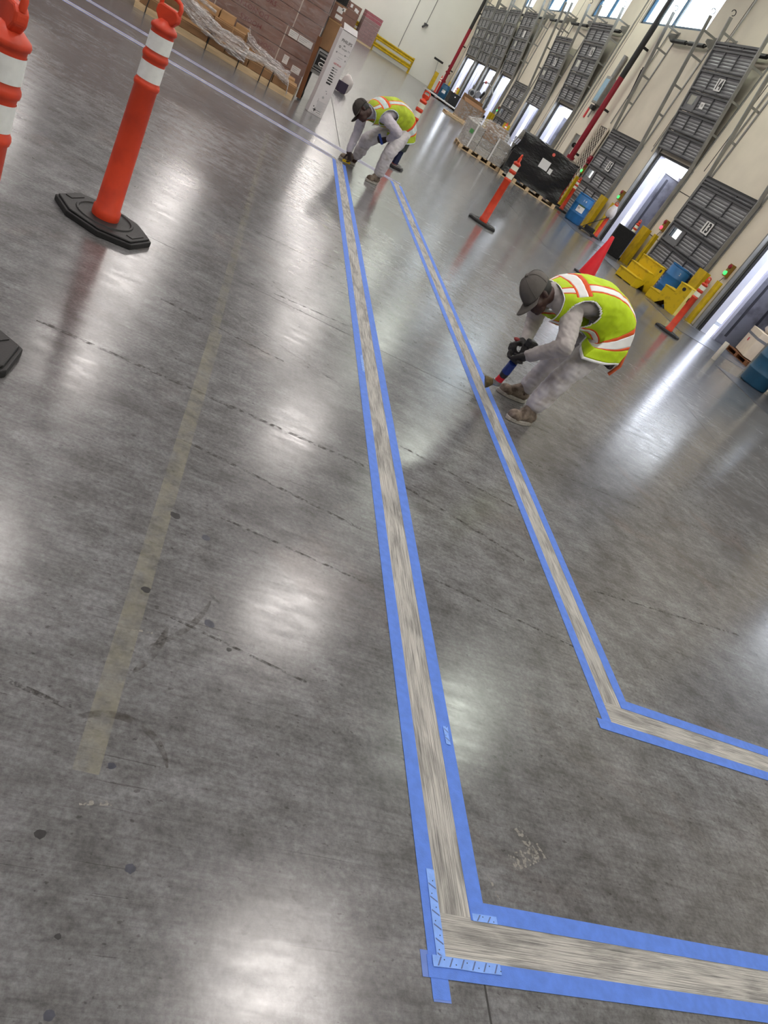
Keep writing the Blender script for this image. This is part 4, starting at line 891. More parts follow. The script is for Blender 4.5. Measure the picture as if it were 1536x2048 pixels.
for k, (y, z0, z1) in enumerate(((31.95, 0.3, 9.3), (30.0, 3.0, 9.3), (28.35, 3.1, 9.3), (59.2, 0.4, 9.0), (24.1, 2.9, 9.0), (20.3, 1.7, 5.5))):
    tag(MB().cyl((WX - 0.04, y, z0), (WX - 0.04, y, z1), 0.022, n=8).build('wall_conduit', M['galv']), ['thin conduit left of the fire cabinet', 'thin conduit left of the nearer riser pipe', 'thin conduit above the lattice gate', 'thin conduit beside the far corner riser', 'thin conduit above the guard of the open trailer door', 'thin conduit right of the open trailer door'][k], 'conduit', 'wall conduits')
# yellow guard rail at the end wall
t = thing('guard_rail', 'yellow steel guard rail before the white end wall', 'guard rail', (0, 61.3, 0), 0)
for x in (1.4, 5.6, 8.68): MB().mm(x - 0.07, x + 0.07, -0.07, 0.07, 0, 1.06).mm(x - 0.15, x + 0.15, -0.13, 0.13, 0, 0.02).build('post', M['yellow'], t)
def rail_prof(z): return [(-0.03, z - 0.15), (-0.10, z - 0.12), (-0.10, z - 0.06), (-0.05, z - 0.02), (-0.05, z + 0.02), (-0.10, z + 0.06), (-0.10, z + 0.12), (-0.03, z + 0.15)]
for z in (0.42, 0.88):
    b = MB(); pr = rail_prof(z); vs = [(x, y - 0.03, zz) for x in (0.6, 8.72) for y, zz in pr] + [(x, y - 0.045, zz) for x in (0.6, 8.72) for y, zz in pr]; m_ = len(pr)
    fs = [(i, i + 1, m_ + i + 1, m_ + i) for i in range(m_ - 1)] + [(2 * m_ + i, 2 * m_ + i + 1, 3 * m_ + i + 1, 3 * m_ + i) for i in range(m_ - 1)]
    b.add(vs, fs).build('rail', M['yellow'], t)
tag(MB().mm(-0.13, 0.13, -0.16, 0.16, 0, 1.16).mm(-0.10, -0.05, -0.17, -0.16, 0, 1.16).build('corner_guard', M['yellow'], None, None, (10.3, 59.3, 0)), 'yellow corner guard post in front of the far riser pipe', 'guard')

# ------------------------------------------------------------------ left: long pallet with cartons, wrapped brown stack, white carton
YF = 13.2
t = thing('pallet', 'long pine pallet strapped to narrow cartons before the brown stack', 'pallet', (0, 0, 0), 0, 'wooden pallets')
MB().mm(-2.15, 0.41, YF, YF + 0.03, 0.0, 0.085).build('front_stringer', M['wood'], t)
for y in (13.6, 13.97): MB().mm(-2.15, 0.41, y, y + 0.03, 0.0, 0.07).build('stringer', M['wood'], t)
for i in range(11): x = -2.10 + 2.46 * i / 10; MB().mm(x - 0.06, x + 0.05, YF + 0.03, 14.0, 0.07, 0.086).build('deck_board', M['wood'], t)
GC = 'cartons strapped on the long pallet'
def carton(label, x0, x1, y0, y1, z0, z1, m='card', rz=0.0, tape=False, group=GC):
    c = thing('carton', label, 'carton', ((x0 + x1) / 2, (y0 + y1) / 2, z0), rz, group); hx, hy, h = (x1 - x0) / 2, (y1 - y0) / 2, z1 - z0
    bevel(MB().mm(-hx, hx, -hy, hy, 0, h).build('body', M[m], c), 0.004, 1)
    MB().mm(-hx * 0.999, hx * 0.999, -hy + 0.002, hy - 0.002, h, h + 0.002).build('lid', M['card_lt'], c)
    MB().mm(-hx - 0.001, hx + 0.001, -hy - 0.0015, -hy + 0.002, h - 0.022, h - 0.012).build('lid_edge', M['card_lt'], c)
    if tape: MB().mm(hx * 0.2, hx * 0.2 + 0.012, -hy - 0.002, -hy + 0.0, 0.0, h).build('tape', M['film_white'] if False else M['card_lt'], c)
    return c
carton('dark narrow carton at the far left of the long pallet', -2.1, -1.56, 13.24, 13.62, 0.088, 0.22, 'card')
carton('narrow carton second from the left on the long pallet', -1.55, -1.06, 13.24, 13.60, 0.088, 0.20, 'card')
carton('narrow carton third from the left on the long pallet', -1.03, -0.78, 13.24, 13.62, 0.088, 0.205, 'card')
carton('narrow carton in the middle of the long pallet front', -0.77, -0.40, 13.24, 13.62, 0.088, 0.195, 'card')
carton('long narrow carton right of the middle of the long pallet', -0.39, 0.02, 13.24, 13.62, 0.088, 0.215, 'card')
carton('narrow carton at the right end of the long pallet', 0.03, 0.41, 13.24, 13.62, 0.088, 0.215, 'card')
carton('upper tan carton with a sealed flap behind the film bundle', -1.08, -0.58, 13.50, 13.78, 0.21, 0.44, 'card', tape=True)
carton('dark lower carton behind the left narrow cartons', -1.9, -1.10, 13.64, 13.95, 0.088, 0.42, 'card')
carton('long tan carton lying highest on the pallet at the left', -1.98, -1.05, 13.66, 13.92, 0.425, 0.55, 'card_lt')
carton('short tan carton on top of the pallet load', -1.03, -0.80, 13.62, 13.84, 0.445, 0.56, 'card_lt')
carton('small carton beside the top one with a white corner', -0.78, -0.55, 13.80, 13.96, 0.30, 0.50, 'card_lt')
carton('low carton peeking out under the film at the right', -0.56, -0.20, 13.64, 13.92, 0.088, 0.30, 'card_lt')
carton('flat carton lying under the film bundle at the right end', -0.18, 0.36, 13.64, 13.95, 0.088, 0.24, 'card_lt')
for k, x in enumerate((-1.98, -1.04, -0.53, -0.16, 0.0)):
    tag(MB().tube([(x, 13.19, 0.0), (x, 13.19, 0.09), (x + 0.005, 13.228, 0.22), (x + 0.03, 13.35, 0.225 + 0.02 * (k % 2)), (x + 0.03, 13.6, 0.23)], 0.008, 6).build('strap', M['dark']),
        ['black strap at the far left of the long pallet', 'black strap by the third narrow carton', 'black strap in the middle of the long pallet', 'black strap on the long narrow carton', 'black strap nearest the right end of the pallet'][k], 'strap', 'black pallet straps')
def film_bundle(label, path, rad, seed, n=3, amp=0.5):
    # bunched stretch film: folded translucent sheets strung along the path plus a few twisted ropes
    P = [Vector(p) for p in path]; t = thing('film_bundle', label, 'film', (0, 0, 0), 0, 'bunched stretch film')
    rnd = random.Random(seed); m_ = 60; kz = 22
    def at(u): a = int(min(u, len(P) - 2)); return P[a].lerp(P[a + 1], u - a)
    for layer in range(2):
        vs = []
        for i in range(m_):
            u = i / (m_ - 1) * (len(P) - 1); p = at(u); w_ = rad * (0.35 + 0.75 * abs(math.sin(u * 1.3 + seed * 0.7 + layer)))
            for j in range(kz):
                v = j / (kz - 1) * 2 - 1; q = p + Vector((0, -0.02 * layer, v * w_))
                q += Vector((0, -0.35 * rad * (1 - v * v) + 0.30 * rad * noise.noise(Vector((p.x * 2.5 + seed, v * 7 * (1 + layer), layer * 5))), 0.25 * rad * noise.noise(Vector((p.x * 6, v * 3 + seed, layer)))))
                vs.append(q)
        MB().add(vs, [(i * kz + j, (i + 1) * kz + j, (i + 1) * kz + j + 1, i * kz + j + 1) for i in range(m_ - 1) for j in range(kz - 1)]).build('film_sheet', M['film_white'], t, 60)
    for k in range(n):
        oz = rnd.uniform(-0.8, 0.8); pts = []; rr = []
        for i in range(30):
            u = i / 29 * (len(P) - 1); p = at(u); d = noise.noise_vector(p * 6 + Vector((k * 3.1, seed, 0))) * rad * 0.4
            pts.append(p + Vector((0, -0.5 * rad, oz * rad)) + d); rr.append(rad * (0.05 + 0.10 * abs(noise.noise(p * 14 + Vector((k, 0, 0))))))
        MB().tube(pts, rr, 6).build('film_rope', M['film_white'], t, 40)
film_bundle('wide bundle of crumpled clear film trailing over the left narrow cartons', [(-2.2, 13.3, 0.72), (-1.75, 13.25, 0.55), (-1.35, 13.19, 0.38), (-1.02, 13.17, 0.30), (-0.72, 13.18, 0.27), (-0.45, 13.20, 0.24)], 0.13, 2, 4)
film_bundle('bundle of clear film tucked along the right narrow cartons', [(-0.5, 13.22, 0.25), (-0.25, 13.26, 0.27), (-0.05, 13.28, 0.25), (0.12, 13.26, 0.24), (0.27, 13.20, 0.20), (0.30, 13.17, 0.05)], 0.055, 5, 3)
film_bundle('twisted film veil hanging from the brown stack to the pallet', [(-0.58, 13.90, 0.50), (-0.52, 13.75, 0.40), (-0.38, 13.6, 0.36), (-0.18, 13.5, 0.32), (0.05, 13.42, 0.29), (0.25, 13.35, 0.27)], 0.075, 9, 3)
film_bundle('thin knotted film tail above the left narrow cartons', [(-2.0, 13.3, 0.78), (-1.7, 13.35, 0.64), (-1.35, 13.45, 0.54), (-1.08, 13.48, 0.50)], 0.03, 12, 3)

# wrapped brown stack
YS = 14.02
t = thing('wrapped_load', 'big stack of brown cartons wrapped in clear film, red lettering upside down', 'load', (0, 0, 0), 0)
RZ = [0.13, 0.31, 0.515, 0.72, 0.86, 1.095, 1.31, 1.53, 1.75, 1.97]
for r in range(len(RZ) - 1):
    edges = [-3.9, -2.6 + 0.1 * (r % 2), -1.35 + 0.08 * ((r * 3) % 4), -0.05 + (0.07 if r in (4, 5) else 0.0), 0.455 + 0.01 * (r % 2)]
    for j in range(4):
        c = MB().mm(edges[j] + 0.003, edges[j + 1] - 0.003, YS, YS + 1.1, RZ[r] + 0.003, RZ[r + 1] - 0.003).build('brown_carton', M['card_br'], t)
        bevel(c, 0.006, 1)
        if j in (1, 2, 3): MB().mm(edges[j] - 0.008, edges[j] + 0.008, YS - 0.002, YS, RZ[r] + 0.01, RZ[r + 1] - 0.01).build('seam_tape', mat('pale_seam_tape', srgb(196, 180, 166), 0.5), c)
for i in range(3): MB().mm(-3.9, 0.46, YS + 0.02 + i * 0.5, YS + 0.10 + i * 0.5, 0, 0.11).build('pallet_stringer', M['wood'], t)
MB().mm(-3.9, 0.46, YS, YS + 1.1, 0.11, 0.128).build('pallet_deck', M['wood'], t)
for (x0, x1, z0, z1) in ((0.0, 0.155, 0.735, 0.835), (0.165, 0.41, 0.735, 0.835), (0.06, 0.15, 0.345, 0.47), (0.24, 0.39, 0.30, 0.40)):
    lb = MB().mm(x0, x1, YS - 0.004, YS - 0.001, z0, z1).build('paper_label', M['paper'], t)
    for q in range(3):
        zz = z1 - 0.02 - q * 0.025; MB().mm(x0 + 0.015, x0 + 0.015 + (x1 - x0) * (0.7 - 0.15 * q), YS - 0.0055, YS - 0.0042, zz - 0.004, zz).build('print_line', M['ink_grey'], lb)
text('lettering', 'DO NOT USE', 0.105, M['ink_maroon'], t, (-0.68, YS - 0.003, 0.79), (-1, 0, 0), (0, 0, -1), 0.001)
text('lettering', 'HOOKS', 0.105, M['ink_maroon'], t, (-0.60, YS - 0.003, 0.62), (-1, 0, 0), (0, 0, -1), 0.001)
text('lettering', 'HOOKS', 0.10, M['ink_maroon'], t, (-0.50, YS - 0.003, 1.01), (1, 0, 0), (0, 0, 1), 0.001)
text('lettering', 'DO NOT USE', 0.10, M['ink_maroon'], t, (-1.1, YS - 0.003, 1.02), (1, 0, 0), (0, 0, 1), 0.001)
text('lettering', 'HOOKS', 0.09, M['ink_maroon'], t, (-0.25, YS - 0.003, 0.43), (-1, 0, 0), (0, 0, -1), 0.001)
fm = MB(); nx, nz_ = 30, 16; vs = []
for i in range(nx + 1):
    for j in range(nz_ + 1):
        x = -3.95 + 4.43 * i / nx; z = 0.05 + 1.95 * j / nz_
        vs.append((x, YS - 0.012 - 0.010 * noise.noise(Vector((x * 2.5, z * 5, 0))), z))
fm.add(vs, [(i * (nz_ + 1) + j, (i + 1) * (nz_ + 1) + j, (i + 1) * (nz_ + 1) + j + 1, i * (nz_ + 1) + j + 1) for i in range(nx) for j in range(nz_)])
fm.mm(0.475, 0.477, YS, YS + 1.1, 0.05, 2.0)
fm.build('film_wrap', M['film_thin'], t, 60)
# carton column and cart right of the stack
t = thing('timber_plank', 'dark brown timber plank leaning upright against the brown stack', 'plank', (0.49, 13.86, 0), 0)
MB().box((0, 0, 0.50), (0.075, 0.045, 0.95), R=Matrix.Rotation(-0.05, 3, 'Y') @ Matrix.Rotation(-0.06, 3, 'X')).build('board', M['wood_dk'], t)
t = thing('display_box', 'black and silver box marked 10 between the timber and the white carton', 'box', (0.655, 14.35, 0.5), 0.05)
bevel(MB().mm(-0.12, 0.12, -0.1, 0.3, 0, 0.32).build('body', mat('silver_box', srgb(190, 192, 194), 0.3, 0.2, 0.08), t), 0.01)
MB().mm(-0.10, 0.10, -0.104, -0.10, 0.02, 0.28).build('dark_face', M['ink'], t)
for z in (0.235, 0.04): MB().mm(-0.095, 0.095, -0.108, -0.104, z, z + 0.03).build('silver_bar', M['galv'], t)
text('number', '10', 0.16, M['paper'], t, (0, -0.107, 0.15), (0, 0, -1), (1, 0, 0), 0.001)
t = thing('wheeled_cart', 'small dark wheeled cart under the box marked 10', 'cart', (0.66, 14.45, 0), 0.05)
MB().mm(-0.14, 0.14, -0.22, 0.24, 0.44, 0.49).build('deck', M['galv'], t)
for x in (-0.1, 0.1):
    for y in (-0.16, 0.18):
        MB().cyl((x, y, 0.1), (x, y, 0.44), 0.018, n=8).build('leg', M['dark'], t); MB().cyl((x - 0.02, y, 0.06), (x + 0.02, y, 0.06), 0.06, n=14).build('wheel', M['rubber'], t, 40)
c = carton('plain brown carton standing above the box marked 10', 0.49, 0.72, 14.22, 14.9, 0.83, 1.28, 'card', group='cartons right of the brown stack')
c = carton('dark carton with white labels on top of the plain brown carton', 0.47, 0.70, 14.25, 14.9, 1.285, 1.52, 'card_br', group='cartons right of the brown stack')
for (x, z, w_, h_) in ((-0.03, 0.12, 0.10, 0.08), (0.05, 0.17, 0.05, 0.05), (-0.02, 0.03, 0.12, 0.06)): MB().mm(x, x + w_, -0.329, -0.326, z, z + h_).build('paper_label', M['paper'], c)
t = thing('wire_basket', 'dark wire mesh basket standing on the labelled dark carton', 'basket', (0.585, 14.5, 1.525), 0)
for i in range(9): MB().mm(-0.11 + i * 0.0275 - 0.003, -0.11 + i * 0.0275 + 0.003, -0.23, -0.222, 0, 0.5).build('wire', M['dark'], t)
for i in range(16): MB().mm(-0.112, 0.112, -0.232, -0.224, 0.02 + i * 0.03 - 0.003, 0.02 + i * 0.03 + 0.003).build('wire', M['dark'], t)
MB().mm(-0.112, 0.112, -0.22, 0.3, 0, 0.01).mm(-0.112, 0.112, 0.28, 0.3, 0, 0.5).build('back', M['dark'], t)
t = thing('wrapped_load', 'far brown cartons with white labels left of the pinkish stack', 'load', (3.2, 60.4, 0), 0.1)
for i in range(4): MB().mm(-0.6, 0.6, -0.5, 0.5, 0.12 + i * 0.42, 0.12 + i * 0.42 + 0.41).build('layer', M['card_br'], t)
MB().mm(-0.62, 0.62, -0.5, 0.5, 0, 0.11).build('pallet_base', M['wood'], t)
for (x, z) in ((-0.2, 1.5), (0.15, 1.42), (0.3, 1.38)): MB().mm(x, x + 0.16, -0.505, -0.501, z, z + 0.2).build('paper_label', M['paper'], t)
# distant stack of layered cartons before the rail
t = thing('wrapped_load', 'far layered stack of pinkish cartons beside the yellow rail', 'load', (4.75, 60.2, 0), 0.15)
for i in range(9): MB().mm(-0.62, 0.62, -0.5, 0.5, 0.12 + i * 0.20, 0.12 + i * 0.20 + 0.19).build('layer', mat('pinkish_carton', srgb(150, 112, 110), 0.6, 0, 0.15) if i < 7 else mat('reddish_carton', srgb(170, 70, 84), 0.6, 0, 0.15), t)
MB().mm(-0.62, 0.62, -0.5, 0.5, 0, 0.11).build('pallet_base', M['wood'], t); MB().mm(-0.63, 0.63, -0.51, 0.51, 0.05, 1.92).build('film_wrap', M['film_thin'], t)
# white bag behind the white carton
t = thing('sack', 'white and purple sack on the floor behind the white carton', 'sack', (1.58, 19.2, 0), 0.3)
b = MB().ball((0, 0, 0.2), 0.20, 16, sc_=(0.75, 0.8, 1.0)); b.v = [(x, y, max(0, z)) for x, y, z in (tuple(Vector(v) * (1 + 0.25 * noise.noise(Vector(v) * 5))) for v in b.v)]; b.build('bag', M['bag'], t, 60)
MB().box((-0.12, -0.13, 0.12), (0.22, 0.12, 0.22), 0.2).build('print', mat('dark_purple_print', srgb(56, 44, 66), 0.5), t)

# white television carton
ang = 0.28
t = thing('carton', 'tall slim white television carton printed with black lettering', 'carton', (0.705, 13.18, 0), ang)
Wc = 0.265; Hc = 1.27
bevel(MB().mm(0, Wc, 0, 0.16, 0, Hc).build('body', M['white_card'], t), 0.004, 1)
MB().add([(0.01, 0.0, Hc), (Wc - 0.005, 0.0, Hc), (Wc - 0.02, 0.05, Hc + 0.075), (0.0, 0.06, Hc + 0.085), (0.01, 0.012, Hc), (Wc - 0.005, 0.012, Hc), (Wc - 0.02, 0.056, Hc + 0.07), (0.0, 0.066, Hc + 0.08)], [(0, 1, 2, 3), (7, 6, 5, 4), (0, 4, 5, 1), (1, 5, 6, 2), (2, 6, 7, 3), (3, 7, 4, 0)]).build('top_flap', M['white_card'], t)
MB().mm(0.004, Wc - 0.004, -0.0015, 0.0, Hc - 0.007, Hc - 0.001).build('lid_gap', M['ink'], t)
fx = lambda name, s, size, m, x, z, rot=0.0, sx=1.0: text(name, s, size, M[m], t, (x, -0.0015, z), (math.cos(rot), 0, math.sin(rot)), (-math.sin(rot), 0, math.cos(rot)), 0.0008, sx)
fx('lettering', 'PHILIPS', 0.062, 'ink', 0.145, 1.135, 0, 0.95)
fx('lettering', '4K', 0.035, 'ink', 0.13, 1.075)
fx('lettering', 'Google TV', 0.034, 'ink_grey', 0.175, 1.035)
def ring(x, z, r, th, m):
    b = MB(); n = 20; vs = []
    for i in range(n): a = 2 * PI * i / n; vs += [(x + r * math.cos(a), -0.0015, z + r * math.sin(a)), (x + (r - th) * math.cos(a), -0.0015, z + (r - th) * math.sin(a))]
    b.add(vs, [(2 * i, 2 * i + 1, (2 * i + 3) % (2 * n), (2 * i + 2) % (2 * n)) for i in range(n)]).build('ring_icon', M[m], t)
def bar(x0, x1, z, h_, m): MB().mm(x0, x1, -0.0015, 0.0, z, z + h_).build('print_bar', M[m], t)
ring(0.065, 1.04, 0.017, 0.007, 'ink'); ring(0.05, 0.955, 0.012, 0.009, 'ink_grey'); ring(0.20, 0.965, 0.012, 0.009, 'ink_grey'); ring(0.235, 0.90, 0.011, 0.006, 'ink_grey')
for x0, x1, z in ((0.075, 0.17, 0.955), (0.10, 0.18, 0.90), (0.09, 0.15, 0.87), (0.21, 0.25, 0.965)): bar(x0, x1, z, 0.006, 'ink_lt')
fx('lettering', 'NETFLIX', 0.036, 'ink_red', 0.145, 0.80, 0)
for i, z in enumerate((0.73, 0.695, 0.655, 0.615, 0.575, 0.54)):
    bar(0.09, 0.12 + 0.012 * i, z, 0.014 + 0.001 * i, 'ink'); bar(0.125 + 0.012 * i, 0.18, z + 0.002, 0.009, 'ink_grey')
bar(0.09, 0.17, 0.495, 0.026, 'ink'); bar(0.105, 0.185, 0.515, 0.004, 'ink_grey')
bar(0.14, 0.165, 0.385, 0.014, 'ink_lt'); bar(0.165, 0.178, 0.355, 0.013, 'ink_grey')
ring(0.145, 0.29, 0.019, 0.019, 'ink_lt')
for k in range(3): bar(0.083, 0.093, 0.235 - k * 0.022, 0.010, 'ink_grey')
for k in range(11): bar(0.095, 0.235 - 0.02 * (k % 3), 0.215 - k * 0.0135, 0.005, 'ink_lt')
MB().mm(0.085, 0.10, -0.0015, 0, 0.045, 0.10).mm(0.065, 0.12, -0.0015, 0, 0.066, 0.080).build('print_star', M['ink'], t)
ring(0.06, 0.115, 0.009, 0.009, 'ink'); bar(0.13, 0.20, 0.072, 0.007, 'ink_grey'); bar(0.13, 0.215, 0.045, 0.007, 'ink_grey'); bar(0.05, 0.225, 0.022, 0.005, 'ink_lt'); bar(0.06, 0.20, 0.012, 0.004, 'ink_lt')

# ================================================================== PEOPLE
def remesh(mb, voxel, sm=4, fac=0.5):
    me = bpy.data.meshes.new('tmp'); me.from_pydata(mb.v, [], mb.f)
    bm = bmesh.new(); bm.from_mesh(me); bmesh.ops.recalc_face_normals(bm, faces=bm.faces); bm.to_mesh(me); bm.free()
    o = bpy.data.objects.new('tmp', me); C.objects.link(o)
    m = o.modifiers.new('r', 'REMESH'); m.mode = 'VOXEL'; m.voxel_size = voxel; m.use_smooth_shade = True
    if sm:
        s = o.modifiers.new('s', 'SMOOTH'); s.iterations = sm; s.factor = fac
    bpy.context.view_layer.update()
    out = bpy.data.meshes.new_from_object(o.evaluated_get(bpy.context.evaluated_depsgraph_get()))
    bpy.data.objects.remove(o); return out
def finish(me, name, mt, parent, base, disp=None):
    """move from world to the person's local frame, optional noise folds, assign material"""
    if disp:
        me.update()
        nn = [v.normal.copy() for v in me.vertices]
        for v, n_ in zip(me.vertices, nn): v.co = v.co + n_ * disp(v.co)
    for v in me.vertices: v.co = v.co - base
    me.materials.clear(); me.materials.append(mt); me.shade_smooth()
    return link(name, me, parent)
def chain(mb, pts, n=14):
    for (p, r) in pts: mb.ball(p, r, n)
    for (a, ra), (b, rb) in zip(pts[:-1], pts[1:]):
        if (Vector(a) - Vector(b)).length > 1e-4: mb.cyl(a, b, ra, rb, n)
    return mb
def catmull(P, k):
    P = [Vector(p) for p in P]; Q = [P[0] * 2 - P[1]] + P + [P[-1] * 2 - P[-2]]; out = []
    for s in range(k + 1):
        u = s / k * (len(P) - 1); i = min(int(u), len(P) - 2); f = u - i; a, b, c, d = Q[i], Q[i + 1], Q[i + 2], Q[i + 3]
        out.append(0.5 * ((2 * b) + (c - a) * f + (2 * a - 5 * b + 4 * c - d) * f * f + (3 * b - a - 3 * c + d) * f ** 3))
    return out
def interp(vals, u):
    x = u * (len(vals) - 1); i = min(int(x), len(vals) - 2); f = x - i; return vals[i] * (1 - f) + vals[i + 1] * f
def torso_surface(spine, side0, side1, A, B, Bf, k=40, n=96, grow=0.0, sag=0.0):
    """rings along the spine; phi 0 = back, +90 = left, 180 = belly"""
    S = catmull(spine, k); rings = []
    for i, p in enumerate(S):
        d = (S[min(i + 1, k)] - S[max(i - 1, 0)]).normalized(); s = i / k
        left = Vector(side0).lerp(Vector(side1), s); left = (left - d * left.dot(d)).normalized(); back = d.cross(left).normalized()
        if back.z < 0 and s > 0.4: back = -back
        a = interp(A, s) + grow; b = interp(B, s) + grow; bf = interp(Bf, s) + grow; ring = []
        for j in range(n):
            ph = 2 * PI * j / n; c = math.cos(ph); q = p + left * a * math.sin(ph) + back * (b * c if c > 0 else bf * c)
            if sag and c < 0.3: q = q + Vector((0, 0, -1)) * sag * (0.3 - c) * 0.77
            ring.append(q)
        rings.append(ring)
    return rings
def hand(mb, wrist, d, palm, curl, thumb_side, L_=0.17):
    """glove: palm block, four jointed fingers curling towards `palm`, thumb leaving the side of the palm"""
    d = Vector(d).normalized(); palm = Vector(palm); palm = (palm - d * palm.dot(d)).normalized(); side = d.cross(palm).normalized() * thumb_side
    w_ = Vector(wrist)
    chain(mb, [(w_ - d * 0.035, 0.032), (w_, 0.031), (w_ + d * 0.02, 0.033)], 12)
    for q in (-0.03, -0.01, 0.01, 0.03): chain(mb, [(w_ + d * 0.015 + side * q * 0.8, 0.019), (w_ + d * 0.085 + side * q, 0.0165)], 10)
    lens = (0.070, 0.080, 0.076, 0.060)
    for i, q in enumerate((0.031, 0.0105, -0.0105, -0.031)):
        p = w_ + d * 0.088 + side * q; a = 0.25; dirv = d; pts = [(p, 0.0125)]
        for seg, fr in enumerate((0.44, 0.32, 0.26)):
            a += curl[seg]; v = d * math.cos(a) + palm * math.sin(a); p = p + v * lens[i] * fr; pts.append((p, 0.0120 - 0.0008 * seg))
        chain(mb, pts, 10)
    p = w_ + d * 0.025 + side * 0.030; t1 = (d * 0.55 + side * 0.75 + palm * 0.45).normalized(); t2 = (d * 0.7 + side * 0.05 + palm * 0.75).normalized()
    chain(mb, [(p, 0.017), (p + t1 * 0.045, 0.0145), (p + t1 * 0.045 + t2 * 0.032, 0.0125), (p + t1 * 0.045 + t2 * 0.056, 0.0110)], 10)
def boot(parent, base, heel, toe, ankle, shaft_top):
    heel = Vector(heel); toe = Vector(toe); d = (toe - heel); d.z = 0; L_ = d.length; d.normalize(); s = Vector((-d.y, d.x, 0)); up = Vector((0, 0, 1))
    b = MB(); f = lambda x, y, z: heel + d * x + s * y + up * z
    chain(b, [(f(0.045, 0, 0.062), 0.042), (f(0.10, 0, 0.062), 0.044), (f(L_ * 0.62, 0.004, 0.050), 0.040), (f(L_ * 0.80, 0.004, 0.050), 0.040), (f(L_ - 0.045, 0.0, 0.046), 0.036)])
    chain(b, [(f(L_ * 0.70, 0.022, 0.042), 0.032), (f(L_ * 0.72, -0.020, 0.042), 0.032), (f(L_ - 0.05, 0, 0.042), 0.036)])
    chain(b, [(f(0.05, 0, 0.05), 0.040), (Vector(ankle), 0.046), (Vector(shaft_top), 0.052)]); chain(b, [(Vector(ankle), 0.045), (f(L_ * 0.55, 0, 0.068), 0.036)])
    bo = finish(remesh(b, 0.006, 3), 'boot', M['boot'], parent, base)
    po = []
    for i in range(28):
        a = 2 * PI * i / 28; x = 0.5 + 0.5 * math.cos(a); wd = 0.040 + 0.012 * math.sin(min(1, max(0, x)) * PI * 0.8)
        po.append((x * L_, math.sin(a) * wd * (1.0)))
    T = Matrix((d, s, up)).transposed().to_4x4(); T.translation = Vector((heel.x, heel.y, 0)) - base + Vector((0, 0, base.z * 0))
    so = MB().prism(po, 0.001, 0.030, T=T).build('sole', M['sole'], bo); bevel(so, 0.005, 2)
    for q in range(4):
        x = L_ * (0.50 + 0.075 * q); z = 0.098 - 0.004 * q
        p = [f(x, -0.026, z - 0.02) - base, f(x + 0.006, 0, z + 0.001) - base, f(x, 0.026, z - 0.02) - base]
        MB().tube(p, 0.0035, 6).build('lace', M['sole'], bo, 50)
    return bo
